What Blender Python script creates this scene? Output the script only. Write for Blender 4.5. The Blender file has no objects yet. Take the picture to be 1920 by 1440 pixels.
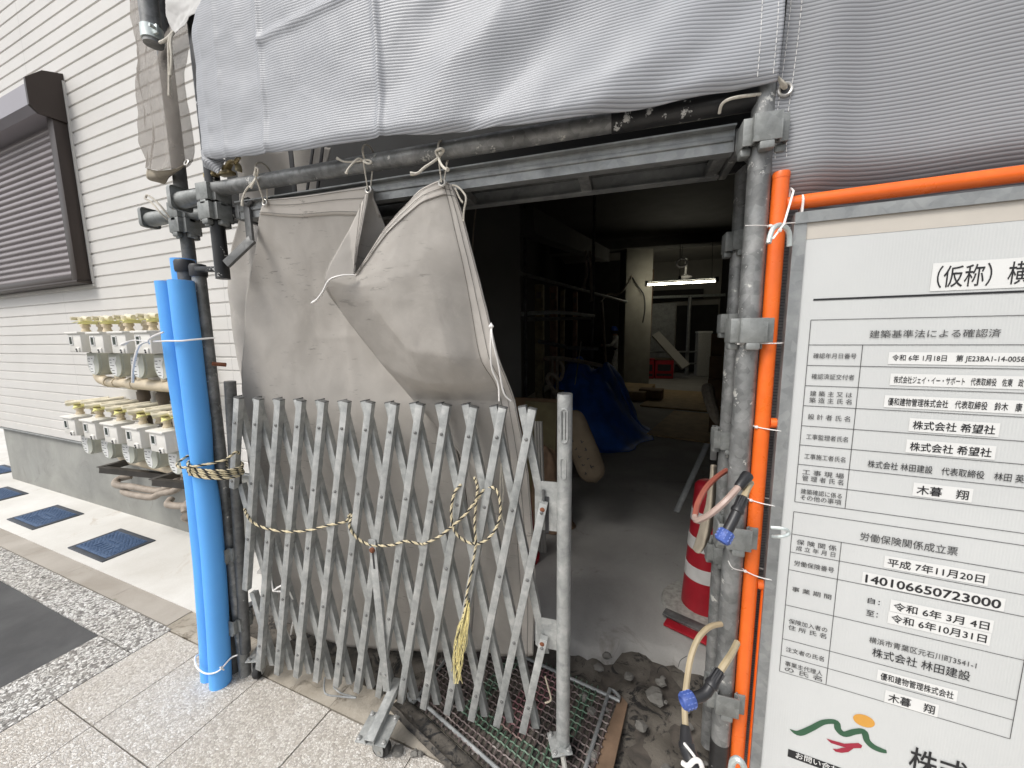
import bpy, bmesh, math, random
from mathutils import Vector, Matrix, noise
R = math.radians
S = bpy.context.scene
COL = S.collection

# ------------------------------------------------------------------ camera
CAM = Vector((0, 0, 1.55)); FPX = 700.0
yaw, pit, rol = R(17.0), R(7.4), R(-0.7)
fw = Vector((-math.sin(yaw)*math.cos(pit), math.cos(yaw)*math.cos(pit), -math.sin(pit)))
r0 = Vector((math.cos(yaw), math.sin(yaw), 0)); u0 = r0.cross(fw)
rt = r0*math.cos(rol) + u0*math.sin(rol); up = -r0*math.sin(rol) + u0*math.cos(rol)
cd = bpy.data.cameras.new('camera'); cam = bpy.data.objects.new('camera', cd); COL.objects.link(cam)
cd.sensor_width = 36; cd.lens = 36*FPX/1920; cd.clip_start = .02; cd.clip_end = 400
cam.matrix_world = Matrix(((rt.x, up.x, -fw.x, CAM.x), (rt.y, up.y, -fw.y, CAM.y), (rt.z, up.z, -fw.z, CAM.z), (0, 0, 0, 1)))
S.camera = cam
# ------------------------------------------------------------------ light
SUN_EL, SUN_AZ = R(52), R(215)          # azimuth clockwise from +Y: behind the camera and to its left
w = bpy.data.worlds.new('World'); S.world = w; w.use_nodes = True
nt = w.node_tree; bg = nt.nodes['Background']
sky = nt.nodes.new('ShaderNodeTexSky'); sky.sky_type = 'NISHITA'; sky.sun_disc = False
sky.sun_elevation = SUN_EL; sky.sun_rotation = SUN_AZ; sky.air_density = 1.0; sky.dust_density = 3.0; sky.ozone_density = 1.0
hs = nt.nodes.new('ShaderNodeHueSaturation'); hs.inputs['Saturation'].default_value = .3
nt.links.new(sky.outputs[0], hs.inputs['Color']); nt.links.new(hs.outputs[0], bg.inputs[0]); bg.inputs[1].default_value = .13
sl = bpy.data.lights.new('sun', 'SUN'); so = bpy.data.objects.new('sun', sl); COL.objects.link(so)
sl.energy = 1.3; sl.angle = R(22); sl.color = (1, .97, .92)
sd = Vector((math.sin(SUN_AZ)*math.cos(SUN_EL), math.cos(SUN_AZ)*math.cos(SUN_EL), math.sin(SUN_EL)))
so.rotation_euler = sd.to_track_quat('Z', 'Y').to_euler(); so.location = (0, -3, 8)
S.view_settings.view_transform = 'Standard'; S.view_settings.look = 'None'
S.view_settings.exposure = .55; S.view_settings.gamma = 1
S.cycles.max_bounces = 8; S.cycles.diffuse_bounces = 4; S.cycles.transparent_max_bounces = 8

# ------------------------------------------------------------------ helpers
def ray(px, py): return fw + rt*((px-960)/FPX) + up*((720-py)/FPX)
def dep(px, py, z): return CAM + ray(px, py)*z                      # at a distance along the view axis
def aty(px, py, Y):                                                 # on the plane y = Y
    d = ray(px, py); return CAM + d*(Y/d.y)
def atz(px, py, z=0):                                               # on a level plane
    d = ray(px, py); return CAM + d*((z-1.55)/d.z)
def onv(px, py, P, D):                                              # on an upright plane through P along D
    n = Vector((-D[1], D[0], 0)); d = ray(px, py)
    return CAM + d*((Vector((P[0], P[1], 0))-CAM).dot(n)/d.dot(n))
HP = Vector((-6.613, 2.215, 0)); HD = Vector((.9961, -.0881, 0)).normalized(); HN = Vector((-HD.y, HD.x, 0))
HROT = math.atan2(HD.y, HD.x)
def h(a, n, z=0): return HP + HD*a + HN*n + Vector((0, 0, z))       # along the house, into it, up

WM = {}
def wm(o): return WM.get(o.name, Matrix.Identity(4))
def tag(o, label=None, cat=None, group=None, kind=None):
    if label: o['label'] = label
    if cat: o['category'] = cat
    if group: o['group'] = group
    if kind: o['kind'] = kind
    return o
def thing(name, label, cat, loc=(0, 0, 0), rz=0, group=None):
    o = bpy.data.objects.new(name, None); COL.objects.link(o); o.empty_display_size = .05
    o.location = loc; o.rotation_euler = (0, 0, rz)
    WM[o.name] = Matrix.Translation(Vector(loc)) @ Matrix.Rotation(rz, 4, 'Z')
    return tag(o, label, cat, group)
def dup(root, loc, rz, label):
    r = root.copy(); COL.objects.link(r); r.location = loc; r.rotation_euler = (0, 0, rz)
    r['label'] = label
    for ch in list(root.children):
        c = ch.copy(); COL.objects.link(c); c.parent = r
        for g in ch.children:
            d = g.copy(); COL.objects.link(d); d.parent = c
    return r

class MB:
    """collects shapes; build() links them as one mesh object"""
    def __init__(s): s.v = []; s.f = []; s.m = []; s.uv = {}
    def add(s, vs, fs, mi=0, M=None):
        b = len(s.v)
        s.v += [tuple(M @ Vector(p)) if M else tuple(p) for p in vs]
        for f in fs: s.f.append(tuple(b+i for i in f)); s.m.append(mi)
        return s
    def box(s, c, size, M=None, bev=0, mi=0):
        x, y, z = (d/2 for d in size); c = Vector(c)
        if bev <= 0:
            vs = [c+Vector((i*x, j*y, k*z)) for i in (-1, 1) for j in (-1, 1) for k in (-1, 1)]
            fs = [(0, 1, 3, 2), (4, 6, 7, 5), (0, 4, 5, 1), (2, 3, 7, 6), (0, 2, 6, 4), (1, 5, 7, 3)]
            return s.add(vs, fs, mi, M)
        bm = bmesh.new(); bmesh.ops.create_cube(bm, size=1)
        for v in bm.verts: v.co = Vector((v.co.x*size[0], v.co.y*size[1], v.co.z*size[2])) + c
        bmesh.ops.bevel(bm, geom=bm.edges[:], offset=bev, segments=2, affect='EDGES', profile=.5)
        bm.verts.index_update()
        s.add([v.co.copy() for v in bm.verts], [[v.index for v in f.verts] for f in bm.faces], mi, M); bm.free(); return s
    def tube(s, pts, r, n=12, mi=0, caps=True, M=None, flat=1.0, closed=False, hint=None):
        pts = [Vector(p) for p in pts]; k = len(pts)
        rs = r if isinstance(r, (list, tuple)) else [r]*k
        vs = []; fs = []; nrm = None
        for i, p in enumerate(pts):
            if closed: t = (pts[(i+1) % k]-pts[i-1]).normalized()
            else: t = (pts[min(i+1, k-1)]-pts[max(i-1, 0)]).normalized()
            if nrm is None:
                a = Vector(hint) if hint else (Vector((0, 0, 1)) if abs(t.z) < .9 else Vector((1, 0, 0)))
                nrm = (a-t*a.dot(t)).normalized()
            else:
                nrm = nrm-t*nrm.dot(t)
                nrm = nrm.normalized() if nrm.length > 1e-6 else t.orthogonal().normalized()
            b = t.cross(nrm)
            for j in range(n):
                an = 2*math.pi*j/n
                vs.append(p + nrm*math.cos(an)*rs[i]*flat + b*math.sin(an)*rs[i])
        for i in range(k if closed else k-1):
            i2 = (i+1) % k
            for j in range(n):
                fs.append((i*n+j, i*n+(j+1) % n, i2*n+(j+1) % n, i2*n+j))
        if caps and not closed:
            fs.append(tuple(range(n-1, -1, -1))); fs.append(tuple((k-1)*n+j for j in range(n)))
        return s.add(vs, fs, mi, M)
    def pipe(s, pts, r, wall=.003, n=20, mi=0):
        """hollow at both ends"""
        pts = [Vector(p) for p in pts]
        d0 = (pts[0]-pts[1]).normalized(); d1 = (pts[-1]-pts[-2]).normalized()
        q = [pts[0]-d0*.04, pts[0], pts[0]] + pts + [pts[-1], pts[-1], pts[-1]-d1*.04]
        ri = r-wall
        return s.tube([pts[0]-d0*.05, pts[0]+d0*.0001] + [pts[0]+d0*.0002] + pts[1:-1] + [pts[-1]+d1*.0002, pts[-1]+d1*.0001, pts[-1]-d1*.05],
                      [ri, ri] + [r]*(len(pts)) + [ri, ri], n, mi)
    def lathe(s, prof, n=20, M=None, mi=0):
        vs = []; fs = []; k = len(prof)
        for (r, z) in prof:
            for j in range(n):
                an = 2*math.pi*j/n; vs.append((r*math.cos(an), r*math.sin(an), z))
        for i in range(k-1):
            for j in range(n): fs.append((i*n+j, i*n+(j+1) % n, (i+1)*n+(j+1) % n, (i+1)*n+j))
        fs.append(tuple(range(n-1, -1, -1))); fs.append(tuple((k-1)*n+j for j in range(n)))
        return s.add(vs, fs, mi, M)
    def prism(s, poly, z0, z1, M=None, mi=0):
        k = len(poly)
        vs = [(x, y, z0) for x, y in poly] + [(x, y, z1) for x, y in poly]
        fs = [tuple(range(k-1, -1, -1)), tuple(range(k, 2*k))] + [(i, (i+1) % k, k+(i+1) % k, k+i) for i in range(k)]
        return s.add(vs, fs, mi, M)
    def grid(s, P, uv=None, mi=0):
        r, c = len(P), len(P[0]); b = len(s.v)
        s.v += [tuple(p) for row in P for p in row]
        for i in range(r-1):
            for j in range(c-1):
                s.f.append((b+i*c+j, b+i*c+j+1, b+(i+1)*c+j+1, b+(i+1)*c+j)); s.m.append(mi)
        if uv:
            for i in range(r):
                for j in range(c): s.uv[b+i*c+j] = uv[i][j]
        return s
    def build(s, name, mats, parent=None, label=None, cat=None, group=None, kind=None, smooth=35, solid=0, sub=0, recalc=False):
        me = bpy.data.meshes.new(name)
        if not isinstance(mats, (list, tuple)): mats = [mats]
        if parent is not None:
            Mi = wm(parent).inverted(); loc = None
        else:
            xs = [p[0] for p in s.v]; ys = [p[1] for p in s.v]; zs = [p[2] for p in s.v]
            loc = Vector(((min(xs)+max(xs))/2, (min(ys)+max(ys))/2, min(zs))); Mi = Matrix.Translation(-loc)
        me.from_pydata([Mi @ Vector(p) for p in s.v], [], s.f)
        for m in mats: me.materials.append(m)
        me.polygons.foreach_set('material_index', s.m)
        if s.uv:
            l = me.uv_layers.new(name='UVMap')
            for lp in me.loops: l.data[lp.index].uv = s.uv.get(lp.vertex_index, (0, 0))
        if recalc:
            bm = bmesh.new(); bm.from_mesh(me); bmesh.ops.recalc_face_normals(bm, faces=bm.faces); bm.to_mesh(me); bm.free()
        if smooth:
            me.polygons.foreach_set('use_smooth', [True]*len(me.polygons)); me.set_sharp_from_angle(angle=R(smooth))
        me.update()
        o = bpy.data.objects.new(name, me); COL.objects.link(o)
        if parent is not None: o.parent = parent; WM[o.name] = wm(parent)
        else: o.location = loc; WM[o.name] = Matrix.Translation(loc)
        if solid:
            md = o.modifiers.new('thickness', 'SOLIDIFY'); md.thickness = solid; md.offset = 0
        if sub:
            md = o.modifiers.new('smooth', 'SUBSURF'); md.levels = sub; md.render_levels = sub
        return tag(o, label, cat, group, kind)
def T(x, y=0, z=0): return Matrix.Translation(Vector((x, y, z)) if not isinstance(x, Vector) else x)
def rot(a, ax): return Matrix.Rotation(a, 4, ax)
def frame(p, x, z):
    """matrix with its x axis along x, its z axis as near z as can be, at p"""
    x = Vector(x).normalized(); y = Vector(z).cross(x).normalized(); zz = x.cross(y)
    return Matrix(((x.x, y.x, zz.x, p[0]), (x.y, y.y, zz.y, p[1]), (x.z, y.z, zz.z, p[2]), (0, 0, 0, 1)))
def cr(p, t):
    """Catmull-Rom through the points p, t in 0..1"""
    n = len(p)-1; x = t*n; i = min(int(x), n-1); f = x-i
    a, b, c, d = p[max(i-1, 0)], p[i], p[i+1], p[min(i+2, n)]
    return b + (c-a)*(.5*f) + (a*2-b*5+c*4-d)*(.5*f*f) + (b*3-a-c*3+d)*(.5*f*f*f)
def spline(p, k): 
    p = [Vector(q) for q in p]; return [cr(p, i/(k-1)) for i in range(k)]
def csurf(ctrl, nr, nc, lin=0):
    """smooth sheet through a grid of points (rows of Vectors)"""
    if lin:
        A = csurf(ctrl, nr, nc)
        def li(p, t): n = len(p)-1; x = t*n; i = min(int(x), n-1); return p[i].lerp(p[i+1], x-i)
        cols = [[li([row[j] for row in ctrl], i/(nr-1)) for i in range(nr)] for j in range(len(ctrl[0]))]
        B = [[li([cols[j][i] for j in range(len(cols))], k/(nc-1)) for k in range(nc)] for i in range(nr)]
        return [[a.lerp(b, lin) for a, b in zip(ra, rb)] for ra, rb in zip(A, B)]
    cols = [[cr([row[j] for row in ctrl], i/(nr-1)) for i in range(nr)] for j in range(len(ctrl[0]))]
    return [[cr([cols[j][i] for j in range(len(cols))], k/(nc-1)) for k in range(nc)] for i in range(nr)]
def fbm(x, y, z=0, o=4): return noise.fractal(Vector((x, y, z)), 1.0, 2.0, o)
def smo(a, b, x):
    t = max(0, min(1, (x-a)/(b-a))); return t*t*(3-2*t)

# ------------------------------------------------------------------ materials
class NT:
    def __init__(s, name):
        s.m = bpy.data.materials.new(name); s.m.use_nodes = True; s.t = s.m.node_tree
        s.b = s.t.nodes['Principled BSDF']; s.out = s.t.nodes['Material Output']
        s.co = s.t.nodes.new('ShaderNodeTexCoord')
    def n(s, typ, **kw):
        nd = s.t.nodes.new('ShaderNode'+typ)
        for k, v in kw.items():
            if k in nd.inputs: nd.inputs[k].default_value = v
            else: setattr(nd, k, v)
        return nd
    def l(s, a, b): s.t.links.new(a, b)
    def noise(s, scale, detail=4, rough=.55, coord='Object', vec=None, dist=0):
        nd = s.n('TexNoise'); nd.inputs['Scale'].default_value = scale; nd.inputs['Detail'].default_value = detail
        nd.inputs['Roughness'].default_value = rough; nd.inputs['Distortion'].default_value = dist
        s.l(vec or s.co.outputs[coord], nd.inputs['Vector']); return nd.outputs['Fac']
    def ramp(s, fac, stops):
        nd = s.n('ValToRGB'); e = nd.color_ramp.elements
        while len(e) < len(stops): e.new(.5)
        for q, (p, c) in zip(e, stops):
            q.position = p; q.color = (*c, 1) if len(c) == 3 else c
        s.l(fac, nd.inputs[0]); return nd.outputs[0]
    def mix(s, fac, a, b, mode='MIX'):
        nd = s.n('MixRGB', blend_type=mode)
        for i, x in ((0, fac), (1, a), (2, b)):
            if isinstance(x, (int, float)): nd.inputs[i].default_value = x
            elif isinstance(x, tuple): nd.inputs[i].default_value = (*x, 1)
            else: s.l(x, nd.inputs[i])
        return nd.outputs[0]
    def math(s, op, a, b=None, clamp=False):
        nd = s.n('Math', operation=op); nd.use_clamp = clamp
        for i, x in ((0, a), (1, b)):
            if x is None: continue
            if isinstance(x, (int, float)): nd.inputs[i].default_value = x
            else: s.l(x, nd.inputs[i])
        return nd.outputs[0]
    def bump(s, hgt, strength=.3, dist=.01, prev=None):
        nd = s.n('Bump'); nd.inputs['Strength'].default_value = strength; nd.inputs['Distance'].default_value = dist
        s.l(hgt, nd.inputs['Height'])
        if prev is not None: s.l(prev, nd.inputs['Normal'])
        s.l(nd.outputs[0], s.b.inputs['Normal']); return nd.outputs[0]
    def set(s, **kw):
        for k, v in kw.items():
            k = {'rough': 'Roughness', 'metal': 'Metallic', 'col': 'Base Color', 'spec': 'Specular IOR Level', 'alpha': 'Alpha', 'trans': 'Transmission Weight'}.get(k, k)
            if isinstance(v, (int, float)): s.b.inputs[k].default_value = v
            elif isinstance(v, tuple): s.b.inputs[k].default_value = (*v, 1)
            else: s.l(v, s.b.inputs[k])
        return s
def plain(name, col, rough=.6, metal=0, var=.15, scale=20, bump=0, spec=.5, bscale=80):
    k = NT(name); f = k.noise(scale)
    lo = tuple(c*(1-var) for c in col); hi = tuple(min(1, c*(1+var)) for c in col)
    k.set(col=k.ramp(f, [(.3, lo), (.7, hi)]), rough=rough, metal=metal, spec=spec)
    if bump: k.bump(k.noise(bscale), bump, .004)
    return k.m
def galv(name, base, dark, light, metal=.5, rough=.5, scale=9, spots=None):
    """weathered zinc: cloudy blotches, streaks, a few scrapes"""
    k = NT(name)
    a = k.noise(scale, 6, .65); v = k.n('TexVoronoi'); v.inputs['Scale'].default_value = 55
    k.l(k.co.outputs['Object'], v.inputs['Vector'])
    c = k.ramp(a, [(.28, dark), (.5, base), (.72, light)])
    c = k.mix(.22, c, k.ramp(v.outputs['Color'], [(.2, dark), (.8, light)]))
    if spots:
        s = k.ramp(k.noise(26, 5, .7), [(spots[1], (0, 0, 0)), (spots[1]+.03, (1, 1, 1))])
        c = k.mix(s, c, spots[0])
    k.set(col=c, metal=metal, rough=k.ramp(k.noise(30), [(.3, (rough-.1,)*3), (.7, (rough+.15,)*3)]))
    k.bump(k.noise(60, 5), .12, .004)
    return k.m
M = {}
M['galv'] = galv('galvanised steel', (.30, .31, .31), (.20, .21, .21), (.42, .43, .42))
M['galv_gate'] = galv('galvanised gate steel', (.38, .39, .38), (.23, .24, .235), (.56, .56, .54), .35, .48, 16)
M['galv_tube'] = galv('scaffold tube', (.21, .215, .212), (.09, .09, .088), (.40, .40, .39), .4, .45, 9, ((.62, .61, .57), .63))
M['dark_tube'] = galv('dark scaffold tube', (.12, .122, .12), (.055, .056, .055), (.22, .22, .215), .3, .5, 9, ((.42, .42, .4), .68))
M['black_tube'] = galv('black painted tube', (.018, .018, .019), (.010, .010, .011), (.03, .03, .03), .1, .4, 9, ((.55, .55, .53), .61))
M['bracket'] = galv('coupler steel', (.26, .27, .26), (.14, .145, .14), (.38, .39, .38), .4, .5, 14)
M['zinc_bright'] = galv('bright zinc', (.62, .68, .66), (.48, .52, .52), (.75, .8, .78), .4, .35, 12)
M['gold'] = galv('yellow zinc clamp', (.45, .35, .17), (.14, .11, .07), (.70, .62, .42), .5, .35, 30)
M['rust'] = plain('rust', (.16, .055, .025), .85, 0, .4, 60)
M['rivet'] = plain('dull rivet', (.17, .17, .165), .5, .3, .2, 60)
M['bolt'] = plain('bolt zinc', (.5, .5, .49), .4, .7, .2, 60)
M['rubber'] = plain('black rubber', (.022, .022, .022), .7, 0, .3, 30, .1)
M['cast'] = plain('grey caster resin', (.34, .33, .30), .6, 0, .3, 40, .1)
M['orange'] = galv('orange paint', (.84, .15, .018), (.78, .125, .015), (.88, .17, .02), 0, .32, 6)
M['orange_dark'] = M['orange']
M['zip'] = plain('white nylon', (.82, .80, .77), .4, 0, .05)
M['string'] = plain('pale cotton string', (.62, .58, .5), .9, 0, .15, 90, .3, bscale=400)
M['rope_l'] = plain('cream rope strand', (.62, .54, .36), .9, 0, .2, 120, .4, bscale=500)
M['rope_d'] = plain('black rope strand', (.03, .028, .026), .9, 0, .3, 120, .4, bscale=500)
M['rope_y'] = plain('frayed yellow fibre', (.80, .70, .34), .9, 0, .25, 60)
M['cap'] = plain('black plastic cap', (.03, .03, .032), .5)
M['brown'] = plain('brown aluminium', (.045, .033, .028), .42, .2, .08, 3)
M['shutter'] = plain('brown shutter', (.30, .265, .265), .36, .3, .06, 2)
M['shutterbox'] = plain('shutter box', (.34, .32, .34), .42, .2, .05, 2)
M['meter_w'] = plain('meter white plastic', (.74, .72, .67), .5, 0, .04, 12)
M['meter_g'] = plain('meter grey green cast body', (.47, .48, .42), .55, 0, .08, 14, .1)
M['beige'] = plain('beige painted pipe', (.62, .53, .39), .5, 0, .12, 14, .05)
M['beige_d'] = plain('beige valve', (.68, .62, .47), .5, 0, .15, 20)
M['lcd'] = plain('grey display', (.045, .06, .05), .2, 0, .2, 10)
M['sticker'] = plain('white sticker', (.78, .78, .76), .5, 0, .03)
M['print'] = plain('grey print', (.12, .12, .12), .7)
M['yellow'] = plain('yellow tag', (.76, .73, .30), .6, 0, .12, 30)
M['brownpipe'] = plain('dark brown pipe', (.11, .085, .06), .55, 0, .2, 18)
M['conduit'] = plain('taupe hose', (.33, .28, .23), .65, 0, .2, 25, .15)
M['angle'] = plain('dark angle iron', (.085, .078, .07), .5, .3, .2, 12)
M['lid_frame'] = plain('meter box frame', (.055, .062, .075), .6, 0, .15, 20)
M['red'] = plain('red plastic', (.34, .012, .022), .4, 0, .15, 10)
M['refl'] = plain('reflective white tape', (.60, .59, .57), .4, 0, .1, 12)
M['hose'] = plain('yellowed hose', (.43, .35, .22), .35, 0, .15, 14, 0, .6)
M['hose_p'] = plain('pinkish clear hose', (.46, .34, .29), .3, 0, .15, 14, 0, .6)
M['hose_r'] = plain('red air hose', (.33, .10, .07), .4, 0, .15, 14)
M['con_k'] = plain('black connector', (.022, .022, .024), .4, 0, .2, 40)
M['rag'] = plain('grey beige cloth', (.30, .26, .20), .9, 0, .2, 25, .3)
M['wood'] = plain('plywood', (.17, .11, .07), .75, 0, .25, 14, .1)
M['ply'] = plain('pale plywood', (.38, .27, .14), .75, 0, .2, 6, .05)
M['card'] = plain('cardboard', (.19, .12, .065), .8, 0, .15, 8)
M['card2'] = plain('dusty board', (.14, .12, .06), .8, 0, .2, 10)
M['paper'] = plain('paper sack', (.13, .10, .065), .8, 0, .2, 8, .2)
M['ink'] = plain('sign ink', (.018, .018, .02), .6, 0, .1)
M['ink_g'] = plain('grey sign ink', (.07, .07, .07), .6, 0, .1)
M['logo_g'] = plain('dark green print', (.035, .105, .055), .5, 0, .05)
M['logo_o'] = plain('orange print', (.66, .33, .06), .5, 0, .05)
M['logo_r'] = plain('crimson print', (.33, .02, .045), .5, 0, .05)
M['strip'] = plain('white label tape', (.74, .74, .72), .5, 0, .02)
M['sign_beige'] = plain('beige sign band', (.55, .51, .45), .35, 0, .03)
M['white_p'] = plain('worker white cloth', (.8, .8, .78), .85)
M['skin'] = plain('skin', (.42, .26, .19), .6)
M['blue_h'] = plain('blue helmet', (.03, .10, .5), .35)
M['navy'] = plain('navy cloth', (.015, .016, .03), .9)
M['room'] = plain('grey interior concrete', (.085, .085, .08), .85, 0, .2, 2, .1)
M['room_w'] = plain('pale board wall and lit ceiling', (.40, .39, .36), .8, 0, .1, 2)
M['room_d'] = plain('dark boarding and painted shade', (.03, .03, .029), .8, 0, .25, 3)  # also carries the painted shade of the front ceiling and far left
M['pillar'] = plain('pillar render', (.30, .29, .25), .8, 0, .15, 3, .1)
M['white_d'] = plain('white appliance', (.45, .45, .43), .5)

k = NT('fluorescent tube'); k.b.inputs['Emission Color'].default_value = (1, .93, .74, 1); k.b.inputs['Emission Strength'].default_value = 19; M['glow'] = k.m

def mk_siding():
    k = NT('white siding'); f = k.noise(2.2, 5); g = k.noise(150, 3, .7)
    c = k.ramp(f, [(.3, (.655, .635, .60)), (.7, (.71, .69, .655))])
    c = k.mix(k.math('MULTIPLY', g, .14), c, (.55, .53, .5))
    # butt joints between the boards
    sp = k.n('SeparateXYZ'); k.l(k.co.outputs['Object'], sp.inputs[0])
    d = k.math('ABSOLUTE', k.math('SUBTRACT', k.math('MODULO', k.math('ADD', sp.outputs[0], 20.98), 2.18), 1.09))
    j = k.math('LESS_THAN', d, .0022)
    c = k.mix(k.math('MULTIPLY', j, .45), c, (.3, .29, .27))
    k.set(col=c, rough=.55); k.bump(g, .22, .004); return k.m
M['siding'] = mk_siding()
def mk_concrete(name, lo, hi, scale=2.5, stain=None, fine=120, bump=.25):
    k = NT(name); a = k.noise(scale, 7, .62, dist=.4); b = k.noise(fine, 3, .7)
    c = k.ramp(a, [(.28, lo), (.72, hi)]); c = k.mix(.25, c, k.ramp(b, [(.3, lo), (.7, hi)]), 'OVERLAY')
    if stain:
        s = k.ramp(k.noise(scale*1.6, 6, .7, dist=1.2), [(stain[1], (0, 0, 0)), (stain[1]+stain[2], (1, 1, 1))])
        c = k.mix(s, c, stain[0])
    k.set(col=c, rough=.88); k.bump(b, bump, .003); return k.m
M['found'] = mk_concrete('foundation render', (.25, .25, .235), (.37, .37, .345), 3.0, ((.21, .205, .19), .58, .2))
M['apron'] = mk_concrete('pale concrete apron', (.55, .53, .49), (.74, .73, .70), 1.6, ((.46, .39, .31), .60, .15))
M['gutter'] = mk_concrete('grey gutter concrete', (.33, .30, .26), (.47, .44, .40), 2.6, ((.22, .22, .16), .64, .1))
M['asphalt'] = mk_concrete('smooth asphalt', (.075, .075, .076), (.13, .13, .13), 3.5, ((.19, .18, .17), .68, .1), 260, .5)
M['slab'] = mk_concrete('site slab', (.29, .28, .265), (.43, .42, .40), 1.8, ((.20, .185, .165), .6, .12))
M['dirt'] = mk_concrete('dirty rubble', (.06, .052, .042), (.19, .17, .145), 7, ((.018, .017, .016), .52, .08), 90, 1.0)
M['dirtconc'] = mk_concrete('dirty concrete edge', (.30, .27, .22), (.52, .48, .42), 5, ((.13, .105, .075), .54, .12), 90, .6)
M['black_band'] = mk_concrete('black rubber strip', (.03, .027, .024), (.19, .17, .145), 11, ((.02, .02, .02), .5, .1), 120, .8)
M['joint'] = mk_concrete('joint mortar', (.05, .045, .04), (.14, .12, .10), 20)
M['rock'] = mk_concrete('broken concrete', (.10, .095, .085), (.27, .26, .24), 9, None, 70, .9)
def mk_aggregate(name, cols, scale, joint):
    k = NT(name); nz = k.n('TexNoise'); nz.inputs['Scale'].default_value = 30; k.l(k.co.outputs['Object'], nz.inputs['Vector'])
    va = k.n('VectorMath', operation='MULTIPLY_ADD'); va.inputs[1].default_value = (.02, .02, .02)
    k.l(nz.outputs['Color'], va.inputs[0]); k.l(k.co.outputs['Object'], va.inputs[2])
    v = k.n('TexVoronoi'); v.inputs['Scale'].default_value = scale; k.l(va.outputs[0], v.inputs['Vector'])
    e = k.n('TexVoronoi', feature='DISTANCE_TO_EDGE'); e.inputs['Scale'].default_value = scale; k.l(va.outputs[0], e.inputs['Vector'])
    sp = k.n('SeparateXYZ'); k.l(v.outputs['Color'], sp.inputs[0])
    c = k.ramp(sp.outputs[0], cols)
    ed = k.math('MULTIPLY', e.outputs[0], 7, True)
    c = k.mix(ed, joint, c)
    c = k.mix(.5, c, k.ramp(k.noise(2.2, 6, .7), [(.3, (.78, .74, .68)), (.7, (1, 1, 1))]), 'MULTIPLY')
    k.set(col=c, rough=.85); k.bump(ed, .7, .004); return k.m
M['paver'] = mk_aggregate('washed aggregate paver', [(.0, (.46, .425, .38)), (.3, (.65, .605, .55)), (.65, (.78, .745, .69)), (1, (.88, .86, .82))], 135, (.52, .48, .43))
M['granite'] = mk_aggregate('granite chip border', [(.0, (.14, .135, .13)), (.25, (.38, .36, .34)), (.5, (.70, .69, .66)), (1, (.90, .89, .87))], 85, (.26, .25, .23))

def mk_ribbed(name, a, b, freq, strength=.28):
    """coated sheet with woven ribs that follow the cloth (UV in metres)"""
    k = NT(name); uv = k.n('UVMap'); sp = k.n('SeparateXYZ'); k.l(uv.outputs[0], sp.inputs[0])
    wob = k.math('MULTIPLY', k.noise(2.5, 2, .4, 'UV'), .006)
    s = k.math('SINE', k.math('MULTIPLY', k.math('ADD', sp.outputs[1], wob), 2*math.pi*freq))
    s01 = k.math('ADD', k.math('MULTIPLY', s, .5), .5)
    c = k.ramp(s01, [(.0, b), (.45, a)])
    fade = k.n('MapRange'); fade.inputs['From Min'].default_value = -1.5; fade.inputs['From Max'].default_value = -.75; fade.inputs['To Min'].default_value = .28
    k.l(sp.outputs[0], fade.inputs['Value']); c = k.mix(fade.outputs[0], tuple(x*.93 for x in a), c); s01 = k.math('MULTIPLY', s01, fade.outputs[0])
    c = k.mix(.35, c, k.ramp(k.noise(3, 5, .6, 'UV'), [(.3, (.85, .85, .86)), (.7, (1, 1, 1))]), 'MULTIPLY')
    k.set(col=c, rough=.42, spec=.4)
    k.bump(s01, strength, .0022)
    tr = k.n('BsdfTranslucent'); tr.inputs[0].default_value = (*a, 1)
    ms = k.n('MixShader'); ms.inputs[0].default_value = .12
    k.l(k.b.outputs[0], ms.inputs[1]); k.l(tr.outputs[0], ms.inputs[2]); k.l(ms.outputs[0], k.out.inputs[0])
    return k.m
M['tarp'] = mk_ribbed('grey ribbed tarpaulin', (.475, .488, .515), (.235, .245, .262), 1/.0070)
M['tarp_d'] = mk_ribbed('darker ribbed tarpaulin', (.40, .408, .425), (.20, .204, .215), 1/.0078)
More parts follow.
